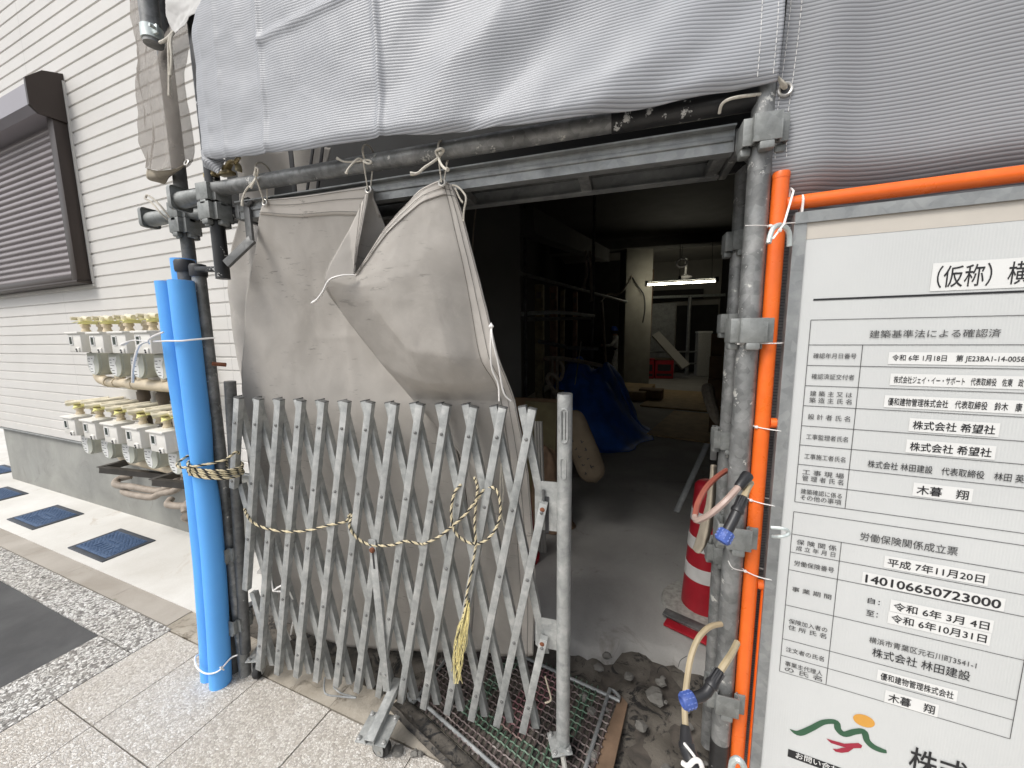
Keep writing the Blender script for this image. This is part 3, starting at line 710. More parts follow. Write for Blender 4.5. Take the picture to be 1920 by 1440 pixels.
a, b = dep(1221, 515, 12.0), dep(1212, 690, 12.0)
m = MB(); F = frame((a+b)/2, b-a, (0, -1, 0)); m.box((0, 0, 0), ((b-a).length+.3, .16, .14), F); m.build('timber_post', M['wood'], label='brown timber post beside the pale pillar', cat='post')
a = dep(1262, 640, 15.6)
t = thing('panel_board', 'grey sheet panels standing against the back wall', 'panel', (a.x, 15.6, .05))
m = MB(); m.box((a.x-.75, 15.7, 1.4), (1.3, .06, 2.6)); m.build('sheet', M['galv'], t); m = MB(); m.box((a.x+.65, 15.7, 1.35), (1.4, .06, 2.5)); m.build('sheet', M['room_d'], t)
m = MB(); m.box((a.x-.4, 15.55, 3.0), (2.4, .1, .35)); m.build('lintel', M['room_d'], t)
# plywood sheets on the floor
for i, (x, y, sx, sy, r, zc, lb) in enumerate(((1.35, 9.2, 1.5, 2.6, -.25, .06, 'large plywood sheet lying on the floor in the light of the lamp'), (.15, 9.6, .9, 1.6, -.2, .15, 'small stack of plywood lying at the foot of the pillar'),
                                      (2.3, 9.9, .8, 1.2, -.3, .07, 'short plywood offcut on the floor by the right wall'), (1.1, 6.6, 1.0, 2.0, -.3, .06, 'dusty plywood sheet lying in the middle of the hall'))):
    m = MB(); m.box((0, 0, zc), (sx, sy, (zc-.045)*2), T(x, y, 0) @ rot(r, 'Z'), .004); m.build('plywood_sheet', M['ply'], label=lb, cat='plywood', group='plywood on the floor')
# worker in white, bending forward beside the pillar
def person():
    p0 = dep(1152, 700, 13.6); p0.z = .045
    t = thing('person', 'person in white work clothes and a blue helmet, half hidden behind the pillar', 'person', p0)
    bm = bmesh.new(); bw = wm(t)
    J = {}
    def v(n, x, y, z, r): J[n] = (bm.verts.new((x, y, z)), r)
    v('pel', 0.1, 0, .93, .15); v('chest', .06, -.05, 1.25, .17); v('neck', .0, -.10, 1.46, .07); v('hd', -.06, -.14, 1.60, .10)
    for s, n in ((-1, 'l'), (1, 'r')):
        v('hip'+n, .1, .10*s, .88, .11); v('kne'+n, .0+.05*s, .12*s, .48, .075); v('ank'+n, .08+.04*s, .12*s, .10, .05); v('toe'+n, -.08+.04*s, .12*s, .05, .045)
        v('sho'+n, .04, .20*s, 1.36, .075); v('elb'+n, -.12, .24*s, 1.12, .055); v('wri'+n, -.36, .14*s, 1.10, .038); v('han'+n, -.44, .13*s, 1.11, .036)
    E = [('pel', 'chest'), ('chest', 'neck'), ('neck', 'hd')]
    for n in 'lr': E += [('pel', 'hip'+n), ('hip'+n, 'kne'+n), ('kne'+n, 'ank'+n), ('ank'+n, 'toe'+n), ('chest', 'sho'+n), ('sho'+n, 'elb'+n), ('elb'+n, 'wri'+n), ('wri'+n, 'han'+n)]
    for a, b in E: bm.edges.new((J[a][0], J[b][0]))
    me = bpy.data.meshes.new('skeleton'); bm.verts.index_update(); order = [(J[n][0].index, J[n][1]) for n in J]; bm.to_mesh(me)
    o = bpy.data.objects.new('skeleton', me); COL.objects.link(o); md = o.modifiers.new('s', 'SKIN')
    for i, r in order: me.skin_vertices[0].data[i].radius = (r, r)
    me.skin_vertices[0].data[0].use_root = True
    o.modifiers.new('u', 'SUBSURF').levels = 2
    dg = bpy.context.evaluated_depsgraph_get(); dg.update()
    m2 = bpy.data.meshes.new_from_object(o.evaluated_get(dg)); bpy.data.objects.remove(o)
    m2.materials.clear()
    for k in ('white_p', 'skin', 'navy'): m2.materials.append(M[k])
    for f in m2.polygons:
        c = f.center; f.use_smooth = True
        f.material_index = 1 if (c.z > 1.46 or c.x < -.38) else (2 if c.z < .10 else 0)
    b = bpy.data.objects.new('body', m2); COL.objects.link(b); b.parent = t; m2.name = 'body'
    m = MB(); H = bw @ T(-.05, -.14, 1.655)
    m.lathe([(.165, -.02), (.17, -.01), (.135, .0), (.125, .06), (.09, .11), (.03, .135), (.0, .136)], 18, H); m.build('helmet', M['blue_h'], t)
    m = MB(); m.lathe([(.105, -.13), (.118, -.06), (.12, -.02), (.11, 0)], 16, bw @ T(-.035, -.14, 1.66)); m.build('neck_cover', M['navy'], t)
    m = MB(); m.lathe([(.17, -.03), (.175, 0), (.17, .05)], 18, bw @ T(.09, -.01, .98)); m.build('tool_belt', M['navy'], t)
    for s in (-1, 1):
        m = MB()
        for q, (oz, l) in enumerate(((.03, .075), (.01, .085), (-.01, .08), (-.03, .065))):
            m.tube([bw @ Vector((-.44, .13*s, 1.11+oz*.7)), bw @ Vector((-.44-l*.6, .13*s-.02*s, 1.11+oz)), bw @ Vector((-.44-l*.8, .13*s-.045*s, 1.10+oz))], [.011, .010, .008], 8)
        m.tube([bw @ Vector((-.42, .13*s-.02*s, 1.13)), bw @ Vector((-.46, .13*s-.055*s, 1.145))], [.012, .009], 8)
        m.build('hand', M['skin'], t)
person()
# rails, upright and wrapped bundles along the left of the hall
t = thing('pipe_rack', 'dark rack of steel rails along the left side of the hall', 'rack', dep(1000, 760, 4.6).xy.to_3d()+Vector((0, 0, .045)))
m = MB(); m.tube([dep(940, 503, 4.2), dep(1175, 566, 8.2)], .024, 8); m.build('rail', M['galv'], t)
m = MB(); m.tube(spline([dep(940, 592, 4.3), dep(1000, 587, 4.9), dep(1050, 586, 5.4), dep(1113, 592, 6.2)], 16), .028, 8); m.build('rail', M['zinc_bright'], t)
m = MB(); m.tube([dep(940, 600, 4.4), dep(1112, 596, 6.3)], .024, 8); m.build('rail', M['galv'], t)
for px, d in ((985, 4.7), (1111, 6.2)):
    m = MB(); q = dep(px, 600, d); m.tube([(q.x, q.y, .045), (q.x, q.y, 3.8)], .024, 8); m.build('upright', M['dark_tube'], t)
m = MB(); m.tube([dep(1063, 652, 6.0), dep(1121, 654, 6.2)], .03, 8); m.build('short_rail', M['galv'], t)
for i, (px, wd, mt, y0, lb) in enumerate(((1009, .13, 'paper', 533, 'wide pale paper wrapped bundle standing behind the rails'), (1036, .12, 'card', 536, 'brown paper wrapped bundle standing behind the rails'), (1053, .075, 'card2', 542, 'narrow paper wrapped bundle standing behind the rails'), (1077, .085, 'card', 546, 'brown wrapped bundle at the far end behind the rails'))):
    q = dep(px, 585, 5.6+.4*i); tp = dep(px, y0, 5.6+.4*i)
    m = MB(); zz = .05; m.box((q.x, q.y+.1, (zz+tp.z)/2), (wd, wd*.8, tp.z-zz), bev=.012); m.box((q.x, q.y+.1-wd*.41, tp.z-.16), (wd*.6, .004, .10), mi=1)
    m.build('wrapped_bundle', [plain('bundle wrapping', tuple(min(1, c*2.6) for c in ((.14, .12, .07) if mt != 'card' else (.16, .10, .07))), .7, 0, .3, 12), M['rag']], label=lb, cat='bundle', group='bundles behind the rails')
for i, dx in enumerate((0, 8)):
    m = MB(); m.tube(spline([dep(1098+dx, 470, 5.4), dep(1100+dx, 510, 5.4), dep(1094+dx*1.9, 540 if i == 0 else 565, 5.4)], 10), [.02]*9+[.035], 8); 
    m.build('hanging_cable', M['conduit'], label=['short frayed cable bundle hanging from the dark ceiling', 'longer cable bundle hanging from the dark ceiling'][i], cat='cable')
m = MB(); m.tube(spline([dep(1125, 566, 8.6), dep(1140, 552, 8.8), dep(1158, 551, 9), dep(1172, 540, 9.2), dep(1184, 518, 10.8)], 20), .03, 6)
m.build('cable', M['conduit'], label='grey cable sagging from the rails to the pale pillar', cat='cable')
# blue tarpaulin over a pile
def pile(cx, cy, rx, ry, hh, seed):
    P = []
    for i in range(40):
        row = []
        for j in range(56):
            an = 2*math.pi*j/55; q = i/39
            rr = 1.0-(1-q)*1.0
            lump = 1+.22*fbm(math.cos(an)*1.3+seed, math.sin(an)*1.3, q*1.5)
            x = rx*rr*lump*math.cos(an); y = ry*rr*lump*math.sin(an)
            z = hh*(1-smo(.25, 1.0, q)**1.3)*(1+.22*fbm(x*2.2, y*2.2, seed)) + .05*fbm(x*5+3, y*5, seed)*(1-q*q)
            row.append(Vector((cx+x, cy+y, max(.05, z+.045))))
        P.append(row)
    return P
q = dep(1120, 760, 5.6)
m = MB(); m.grid(pile(q.x-.22, 6.0, .95, 1.2, 1.0, 2.0)); m.build('tarpaulin_pile', M['bluetarp'], smooth=60, solid=.003, label='crumpled blue tarpaulin draped over a pile of material', cat='tarpaulin')
# pipe end and knotted hose in front of the tarpaulin
m = MB(); m.tube(spline([dep(1022, 672, 4.6), dep(1060, 673, 5), dep(1100, 680, 5.4), dep(1128, 686, 5.6)], 14), .03, 8)
for px in (1035, 1045): m.tube([dep(px, 672, 4.7), dep(px, 715, 4.7).xy.to_3d()+Vector((0, 0, .05))], .02, 8)
m.build('handcart_frame', M['conduit'], label='grey tubular cart handle beside the blue tarpaulin', cat='cart')
m = MB(); m.tube(spline([dep(1048, 678, 4.4), dep(1056, 690, 4.4), dep(1050, 712, 4.4), dep(1034, 700, 4.3), dep(1026, 712, 4.3), dep(1040, 735, 4.3), dep(1046, 760, 4.2), dep(1042, 800, 4.2)], 40), .022, 8)
m.build('hose', M['conduit'], label='grey hose hanging in loops from the cart handle', cat='hose')
# boards and sacks leaning just inside the gate
bl = [(960, 1050, 745, 3.2, 'card', 'brown cardboard sheet leaning inside the entrance, the rearmost'), (985, 1045, 752, 3.0, 'card2', 'yellowish cardboard sheet leaning in front of a brown one')]
for px0, px1, py, d, mt, lb in bl:
    a, b = dep(px0, py, d), dep(px1, py+4, d); lo = Vector((0, -.25, -(a.z-.05)))
    m = MB(); nv = Vector((0, .02, 0)); m.add([a, b, b+lo, a+lo, a+nv, b+nv, b+lo+nv, a+lo+nv], [(0, 1, 2, 3), (7, 6, 5, 4), (0, 4, 5, 1), (1, 5, 6, 2), (2, 6, 7, 3), (3, 7, 4, 0)])
    m.build('cardboard_sheet', M[mt], smooth=0, label=lb, cat='cardboard')
a, b = dep(1066, 770, 2.95), dep(1118, 905, 2.75)
F = frame((a+b)/2, b-a, (-.3, -1, .3)); l = (b-a).length
m = MB()
P = []
for i in range(26):
    q = i/25; row = []
    for j in range(20):
        an = 2*math.pi*j/20; pin = (1-abs(2*q-1)**5)**.5
        row.append(F @ Vector((l*(q-.5), .11*math.cos(an)*pin*(1+.1*fbm(q*4, an)), .06*math.sin(an)*pin*(1+.15*fbm(q*4, an, 2)))))
    row.append(row[0]); P.append(row)
m.grid(P)
sack = m.build('paper_sack', M['paper'], smooth=60, label='printed paper sack leaning diagonally behind the gate post', cat='sack')
WM[sack.name] = Matrix.Translation(sack.location)
m = MB(); rr = random.Random(4)
for i in range(9): 
    m.box((-.05+.032*i, -.03+.06*(i % 2)+rr.uniform(-.01, .01), .056), (rr.uniform(.010, .026), rr.uniform(.004, .008), .006), F); m.box((-.045+.032*i, -.03+.06*(i % 2)+rr.uniform(-.01, .01), .056), (.005, rr.uniform(.016, .026), .0061), F)
m.build('printing', M['ink'], sack)
m = MB()
for i in range(5):
    a = dep(1066+3*i, 768+6*i, 3.0); b = dep(1084+6*i, 820+9*i, 2.9); m.tube([a, (a+b)/2+Vector((0, -.01, 0)), b], .009, 6)
m.build('cable_bundle', M['conduit'], label='bundle of pale strips lying along the top of the paper sack', cat='cable')
for i in range(3):
    a, b = dep(1004+5*i, 790, 2.6), dep(1010+5*i, 815, 2.6)
    lo = Vector((.05, -.1, -a.z+.045)); m = MB(); m.tube([a, a+lo], .012, 6); m.build('batten', M['room_w'], label=['left thin pale batten behind the end of the gate', 'middle thin pale batten behind the end of the gate', 'right thin pale batten behind the end of the gate'][i], cat='batten', group='battens behind the gate')
a = dep(1025, 880, 2.9); m = MB()
P = pile(a.x, a.y+.05, .2, .18, .62, 7.0); m.grid(P); m.build('paper_sack', M['wood'], smooth=60, solid=.003, label='dark brown sack standing on the floor behind the gate post', cat='sack')
a = dep(984, 950, 2.5); m = MB(); m.lathe([(.02, .62), (.05, .6), (.10, .08), (.12, .07), (.12, .045)], 16, T(a.x-.02, a.y, 0)); m.build('traffic_cone', M['red'], label='red cone glimpsed between the curtain and the gate end', cat='cone')
# cardboard boxes stacked by the right wall
for i, (px, y0, y1, d, lb) in enumerate(((1352, 625, 668, 5.8, 'topmost cardboard box of the stack behind the right poles'), (1349, 668, 712, 5.7, 'second cardboard box of the stack behind the right poles'), (1346, 712, 762, 5.6, 'third cardboard box of the stack behind the right poles'), (1350, 762, 850, 5.5, 'lowest cardboard box of the stack behind the right poles'))):
    a, b = dep(px, y0, d), dep(px, y1, d); z1 = a.z; z0 = b.z if i < 3 else .045
    t = thing('cardboard_box', lb, 'box', (a.x+.12, a.y+.2, z0), -.25, 'boxes stacked by the right wall'); L = wm(t)
    m = MB(); m.box((.05, 0, (z1-z0)/2-.002), (.5, .4, z1-z0-.006), L, .006); m.build('carton', M['card'], t)
    m = MB(); m.box((.05, 0, z1-z0-.003), (.05, .404, .003), L); m.box((.05, -.2015, (z1-z0)*.8), (.05, .003, (z1-z0)*.38), L); m.build('tape', M['paper'], t)
a, b = dep(1326, 726, 3.6), dep(1345, 795, 3.2)
m = MB(); m.tube(spline([a, dep(1332, 755, 3.4), b], 10), [.05, .055, .055, .05, .05, .045, .045, .04, .03, .012], 10); m.build('wrapped_roll', M['rag'], label='grey plastic wrapped roll standing behind the right poles', cat='roll')
m = MB(); a, b = dep(1326, 832, 2.9), dep(1268, 960, 2.6); m.tube([a, b], .02, 8, flat=.3); m.build('batten', M['galv'], label='thin grey lath leaning behind the red cone', cat='batten')
m = MB(); a, b = dep(1338, 800, 2.3), dep(1340, 860, 2.3); F = frame((a+b)/2, (0, 0, 1), (0, -1, 0)); m.box((0, 0, 0), (.22, .035, .02), F, .005); m.build('timber_offcut', M['white_d'], label='pale board end standing behind the right poles', cat='board')

# ------------------------------------------------------------------ scaffold
def post(name, label, x, y, z0, z1, r, mat, couplers=(), cat='scaffold pole', group=None, rz=0, cap=False):
    t = thing(name, label, cat, (x, y, z0), rz, group); L = wm(t)
    m = MB(); m.pipe([(x, y, z0), (x, y, (z0+z1)/2), (x, y, z1)], r, .003, 22); m.build('tube', mat, t)
    for z, dirs in couplers:
        m = MB()
        for d in dirs:
            F = T(x, y, z) @ rot(d, 'Z')
            m.box((r+.019, 0, 0), (.004, .052, .058), F, .001)
            for s in (-1, 1): m.box((r+.008, .026*s, 0), (.026, .004, .058), F, .001)
            m.box((r+.010, 0, -.037), (.022, .03, .018), F, .004)
        m.build('coupler', M['bracket'], t)
    if cap:
        m = MB(); m.lathe([(r+.004, -.04), (r+.006, -.03), (r+.006, .0), (r+.002, .008), (.004, .010)], 20, T(x, y, z1)); m.build('cap', M['cap'], t)
    return t
PR = dep(1411, 506, .9); XR, YR = PR.x, PR.y
d4 = [0, R(90), R(180), R(270)]
fpole = post('scaffold_pole', 'front steel scaffold pole beside the orange post, blotched with old plaster', XR, YR, .0, 4.4, .0243, M['galv_tube'], [(2.0, d4), (1.555, d4), (1.03, d4), (.55, d4)], group='right hand scaffold poles')
m = MB(); m.tube([(XR, YR, .01), (XR, YR, .40)], .0250, 22, caps=False); m.build('painted_foot', M['black_tube'], fpole)
post('scaffold_pole', 'rear steel scaffold pole half hidden behind the front right pole', .332, 1.372, .02, 2.15, .0243, M['galv_tube'], [(1.83, d4), (1.58, d4), (1.20, d4), (.80, d4)], group='right hand scaffold poles')
post('scaffold_pole', 'tall grey scaffold pole behind the blue foam on the left', -1.795, 1.18, 1.80, 4.2, .0243, M['dark_tube'], [(2.08, d4), (2.02, d4)], group='left hand scaffold poles')
post('scaffold_pole', 'short black scaffold pole with white paint specks hanging at the left corner', -1.462, 1.07, 1.775, 4.2, .0235, M['black_tube'], [(2.075, d4), (2.01, d4)], group='left hand scaffold poles')
q = dep(346, 492, 1.52); post('scaffold_pole', 'lower scaffold pole with a black cap behind the blue foam', q.x-.0, q.y, .0, q.z, .030, M['dark_tube'], group='left hand scaffold poles', cap=True)
q = dep(371, 500, 1.50); post('scaffold_pole', 'spotted lower scaffold pole between the blue foam and the gate', q.x, q.y, .0, q.z, .0243, M['galv_tube'], [(.62, d4), (.28, d4)], group='left hand scaffold poles', cap=True)
# horizontal tubes
t = thing('scaffold_tube', 'grey horizontal scaffold tube from which the tan curtain hangs', 'scaffold tube', (-.8, 1.06, 2.085))
m = MB(); m.tube([(-1.46, 1.06, 2.088), (-.05, 1.06, 2.085)], .0243, 20); m.build('tube', M['galv_tube'], t)
m = MB(); m.tube([(-.05, 1.06, 2.085), (XR-.02, 1.06, 2.085)], .0265, 20); m.build('painted_end', M['black_tube'], t)
m = MB(); m.tube([(-1.62, 1.06, 2.07), (-1.49, 1.062, 2.075)], [.030, .0243], 18); m.box((-1.625, 1.06, 2.075), (.006, .075, .085), bev=.012); m.build('wedge_end', M['bracket'], t)
m = MB(); m.tube([(-1.98, 1.165, 2.065), (-1.82, 1.175, 2.07)], [.030, .0243], 18); m.box((-1.985, 1.165, 2.07), (.006, .07, .08), bev=.012); m.tube([(-1.77, 1.18, 2.07), (-1.0, 1.33, 2.05)], .022, 14)
m.build('scaffold_tube', M['bracket'], label='tube end with a flared wedge poking out left of the tall grey pole', cat='scaffold tube')
# dark rear tube, ledger and lacing at the left corner
m = MB(); m.tube([(-1.45, 1.11, 2.02), (-.9, 1.33, 2.05), (.33, 1.37, 2.06)], .0243, 16); m.build('scaffold_tube', M['black_tube'], label='black rear tube running above the walkway behind the curtain', cat='scaffold tube')
a, b, c = dep(462, 372, 1.36), dep(470, 452, 1.36), dep(428, 492, 1.36)
m = MB(); F = frame((a+b)/2, b-a, (0, -1, 0)); m.box((0, 0, 0), ((b-a).length, .028, .010), F, .001); F = frame((c+b)/2, b-c, (0, -1, 0)); m.box((0, 0, 0), ((b-c).length+.02, .032, .012), F, .001)
m.tube([dep(456, 379, 1.35), dep(464, 384, 1.35), dep(472, 377, 1.35)], .008, 8); m.build('brace', M['dark_tube'], label='dark steel brace bent between the short black pole and the curtain corner', cat='brace')
a, b = dep(372, 505, 1.44), dep(412, 505, 1.40); m = MB(); F = frame((a+b)/2, b-a, (0, -1, 0)); m.box((0, 0, 0), ((b-a).length, .018, .03), F, .003); m.build('link_plate', M['black_tube'], label='small black plate linking the capped pole to the short black pole', cat='bracket')
# yellow zinc swivel clamp on the left corner
t = thing('pipe_clamp', 'yellowish zinc swivel clamp sitting on the tube at the left corner', 'clamp', dep(420, 330, 1.32))
L = T(dep(424, 322, 1.33))
m = MB()
for s in (-.03, .035):
    m.tube([L @ Vector((s+.026*math.cos(q), .0, .026*math.sin(q)+.002)) for q in [R(200-20*i) for i in range(12)]], .006, 8, flat=2.2, hint=(0, 1, 0))
m.box((.0, 0, -.006), (.06, .03, .012), L, .003); m.tube([L @ Vector((.06, -.01, .02)), L @ Vector((.085, -.015, .03))], .007, 8); m.build('jaw', M['gold'], t)
m = MB(); m.tube([L @ Vector((-.10, 0, -.002)), L @ Vector((-.05, 0, .0))], .008, 8); m.lathe([(.012, 0), (.012, .012)], 6, L @ T(-.10, 0, -.002) @ rot(R(90), 'Y')); m.build('bolt', M['gold'], t)
# the steel walkway seen from underneath
t = thing('scaffold_walkway', 'grey steel walkway plank seen from below over the entrance', 'walkway', (-.3, 1.3, 2.0))
y0, y1, zb = 1.10, 1.275, 1.990
xa, xb = -1.38, .24
m = MB()
for y, s in ((y0, 1), (y1, -1)):
    m.box(((xa+xb)/2, y, zb+.028), (xb-xa, .004, .056)); m.box(((xa+xb)/2, y+.014*s, zb+.002), (xb-xa-.002, .026, .004)); m.box(((xa+xb)/2, y-.010*s, zb+.054), (xb-xa-.002, .024, .004))
    m.box(((xa+xb)/2, y-.004*s, zb+.030), (xb-xa-.004, .007, .012), bev=.002)
m.build('side_rail', M['galv'], t)
for x in (xa+.02, -.98, -.52, -.13, xb-.02):
    m = MB(); m.box((x, (y0+y1)/2, zb+.018), (.032, y1-y0-.012, .028), bev=.002); m.build('cross_bar', M['galv_tube'], t)
m = MB(); m.box(((xa+xb)/2, (y0+y1)/2, zb+.050), (xb-xa-.01, y1-y0-.012, .004)); m.build('deck_plate', M['dark_tube'], t)
for x, s in ((xb, 1), (xa, -1)):
    m = MB(); m.box((x+.012*s, (y0+y1)/2, zb+.026), (.02, y1-y0+.01, .052), bev=.003)
    for y in (y0+.02, y1-.02): m.tube([Vector((x+.02*s, y, zb+.03)), Vector((x+.055*s, y, zb+.05)), Vector((x+.075*s, y, zb+.03))], .007, 8)
    m.build('end_hook', M['galv_tube'], t)
m = MB(); m.box((-.6, 1.52, 2.24), (3.4, .10, .16)); m.build('timber_beam', M['room_d'], label='dark beam running behind the walkway under the sheeting', cat='beam')

# ------------------------------------------------------------------ big grey sheets
TX0, TX1 = -1.43, XR+.012
def tarp_y(x, z):
    """folds, pillowing and diagonal pulls of the sheet"""
    u = (x-TX0)/(TX1-TX0); v = z-2.08
    y = 1.012 - .030*math.sin(math.pi*min(1, max(0, u)))
    y += -.020*(1-smo(.0, .16, v))*(1-u*.8)                        # the lower lip rides out over the tube
    y += .010*fbm(x*2.0, z*1.6, 1.0)
    d = (x*.72 - v*1.0)                                              # diagonal pulls in the right half
    wv = math.asin(.97*math.sin(d*15+2.4*fbm(x*1.2, z*1.2, 4)))*.0085*smo(.38, .62, u)*smo(1.02, .85, u)*(1-smo(.6, 1.3, v)*.4)
    wv += math.sin(d*31+3*fbm(x*1.5, z*1.5, 9)+1)*.0036*smo(.3, .6, u)
    y += wv
    for xc, a, wd in ((-1.29, .0034, .009), (-1.105, .0065, .010), (-.675, .0075, .010), (-1.36, .0025, .01), (-1.20, .0022, .02)):
        y -= a*math.exp(-((x-xc-.006*fbm(z*3, xc))/wd)**2)
    hz = 2.46+.08*(x+1.105)                                         # pressed crosswise fold
    y -= .008*math.exp(-((z-hz)/.012)**2)*smo(-1.13, -1.10, x)*smo(-.66, -.69, x)
    y += .006*fbm(x*5, z*6, 2)*max(0, 1-u)**1.2
    return y
def tarp_bottom(x):
    pts = [(-1.45, 2.195), (-1.41, 2.172), (-1.34, 2.155), (-1.137, 2.135), (-.9, 2.115), (-.685, 2.112), (-.5, 2.095), (-.2, 2.075), (.0, 2.075), (.2, 2.085), (.33, 2.09)]
    for (a, za), (b, zb) in zip(pts, pts[1:]):
        if x <= b: return za+(zb-za)*smo(a, b, x)
    return pts[-1][1]
def tarp_left(z): return -1.412+.02*smo(2.2, 2.5, z)+.32*smo(2.50, 2.75, z)*(z-2.5)*2+.006*math.sin(z*7)
NC, NR = 300, 190
P = []; UV = []
for i in range(NR):
    f = i/(NR-1); rowp = []; rowu = []
    for j in range(NC):
        g_ = j/(NC-1); zr = 2.1 + 2.2*f**1.25
        x0 = tarp_left(zr); x = x0+(TX1-x0)*g_
        zb = tarp_bottom(x); z = zb+(4.3-zb)*f**1.35
        rowp.append(Vector((x, tarp_y(x, z)+.012*max(0, 1-(z-zb)/.03)**2, z))); rowu.append((x, z-.35*(zb-2.1)*(1-f)+.010*math.sin((x*.72-z)*9)*smo(-.9, -.5, x)))
    P.append(rowp); UV.append(rowu)
t = thing('tarpaulin_sheet', 'large pale grey ribbed sheet stretched above the entrance', 'tarpaulin', (-.6, 1.0, 2.1))
m = MB(); m.grid(P, UV); m.build('sheet', M['tarp'], t, smooth=180, solid=.0012)
def stitches(pts, mat, parent, ln=.010, gap=.004, r=.0008):
    m = MB(); acc = 0; pts = [Vector(p) for p in pts]; tot = sum((b-a).length for a, b in zip(pts, pts[1:]))
    d = 0; seg = []; pos = [0]
    for a, b in zip(pts, pts[1:]): pos.append(pos[-1]+(b-a).length)
    def at(s):
        for i in range(len(pts)-1):
            if s <= pos[i+1]: return pts[i].lerp(pts[i+1], (s-pos[i])/max(1e-6, pos[i+1]-pos[i]))
        return pts[-1]
    while d < tot-ln: m.tube([at(d), at(d+ln)], r, 5); d += ln+gap
    return m.build('stitching', mat, parent, smooth=60)
for x in (TX1-.042, TX1-.012): stitches([(x, tarp_y(x, tarp_bottom(x)+.02+z)-.0016, tarp_bottom(x)+.012+z) for z in [i*.05 for i in range(24)]], M['stitch'], t)
m = MB(); L = frame((tarp_left(2.4)+.018, tarp_y(-1.5, 2.33)-.002, 2.33), (1, 0, 0), (0, -1, 0)); m.lathe([(.006, 0), (.007, .0025), (.012, .003), (.014, .0)], 16, L); m.build('eyelet', M['eyelet'], t)
# folded-under corner of the sheet
a, b, c, d = dep(376, 280, 1.31), dep(423, 300, 1.30), dep(409, 326, 1.29), dep(382, 313, 1.30)
P = csurf([[a, a.lerp(b, .5), b], [a.lerp(d, .6), a.lerp(c, .5)+Vector((0, -.02, 0)), b.lerp(c, .5)], [d, d.lerp(c, .5), c]], 12, 12)
m = MB(); m.grid(P, [[(p.x*.7+p.z*.7, p.z*.7-p.x*.7) for p in r] for r in P]); m.build('folded_corner', M['tarp_d'], t, smooth=80, solid=.001)
# right-hand sheet
t = thing('tarpaulin_sheet', 'darker grey ribbed sheet with a stitched hem behind the notice board', 'tarpaulin', (1.0, 1.05, 0))
def rt_x0(z): return XR+.018+.012*smo(2.0, 1.9, z)-.018*math.exp(-((z-1.98)/.10)**2)*0+.006*math.sin(z*9)
def rt_y(x, z):
    u = x-XR
    y = 1.035+.075*smo(1.93, 1.80, z)+.02*smo(0, .3, u)+.012*fbm(x*1.7, z*1.3, 7)+.012*math.sin(u*13+z*2.5+fbm(x, z)*2)*smo(.0, .2, u)*.6
    y += .010*math.sin(u*34-z*3)*smo(.22, .02, u)
    return y
P = []; UV = []
for i in range(170):
    z = .02+4.2*i/169; rp = []; ru = []
    for j in range(110):
        x0 = rt_x0(z); x = x0+(2.6-x0)*(j/109)**1.4
        rp.append(Vector((x, rt_y(x, z), z))); ru.append((x, z+.012*math.sin(x*6)*smo(.3, .8, x)+.02*(x-.3)))
    P.append(rp); UV.append(ru)
m = MB(); m.grid(P, UV); m.build('sheet', M['tarp_d'], t, smooth=180, solid=.0012)
for o in (.008, .030): stitches([(rt_x0(z)+o, rt_y(rt_x0(z)+o, z)-.0016, z) for z in [1.75+.05*i for i in range(30)]], M['stitch'], t)
ez = dep(1458, 187, .86).z; ex = rt_x0(ez)+.017; ey = rt_y(ex, ez)
m = MB(); L = frame((ex, ey-.002, ez), (1, 0, 0), (0, -1, 0))
m.tube([L @ Vector((.0125*math.cos(q), .0125*math.sin(q), .0015)) for q in [2*math.pi*i/18 for i in range(18)]], .0035, 8, closed=True); m.build('eyelet', M['eyelet'], t)
m = MB(); m.lathe([(.0095, 0), (.0095, .0012)], 16, L); m.build('eyelet_hole', M['cap'], t)
m = MB(); m.tube(spline([(ex, ey-.006, ez), (ex-.012, ey-.016, ez+.010), (ex-.024, ey-.012, ez+.028), (ex-.036, ey-.0, ez+.03)], 12), [.004, .006, .007, .006, .005, .004]*2, 8, flat=.5)
m.tube(spline([(ex-.036, ey, ez-.0), (ex-.10, ey-.02, ez-.007), (ex-.125, ey-.015, ez-.012), (ex-.128, ey+.0, ez-.025)], 12), .0035, 8)
m.build('tie_cord', M['string'], label='pale cord tying the right sheet eyelet to the scaffold pole', cat='cord')
# white sheet and the netting strip at the upper left
A = lambda x, y, d: dep(x, y, d)
P = csurf([[A(312, -60, 1.30), A(360, -60, 1.3), A(410, -60, 1.28), A(460, -50, 1.25)],
           [A(311, 0, 1.30), A(345, 0, 1.27), A(378, -10, 1.25), A(420, -30, 1.22)],
           [A(312, 30, 1.31), A(335, 32, 1.28), A(358, 20, 1.25), A(395, -8, 1.22)],
           [A(324, 66, 1.30), A(336, 58, 1.28), A(352, 40, 1.25), A(390, 2, 1.22)]], 30, 30)
for i, r in enumerate(P):
    for j, p in enumerate(r): p.y += .012*fbm(p.x*14, p.z*14, 3)
m = MB(); m.grid(P, [[(p.x, p.z) for p in r] for r in P]); m.build('white_sheet', M['white_sheet'], smooth=80, solid=.001, label='white sheet corner hanging over the top left of the grey sheet', cat='sheet')
m = MB(); e = A(325, 60, 1.27); m.tube(spline([e, A(318, 70, 1.26), A(316, 90, 1.26), A(317, 130, 1.27), A(317, 180, 1.28)], 18), .004, 7); m.tube(spline([e, A(320, 75, 1.26), A(322, 110, 1.26), A(320, 142, 1.27)], 16), .004, 7)
m.tube(spline([A(300, 80, 1.3), A(312, 74, 1.26), e], 8), .005, 7); m.build('tie_cord', M['string'], label='pale cord hanging in two strands from the white sheet corner', cat='cord')
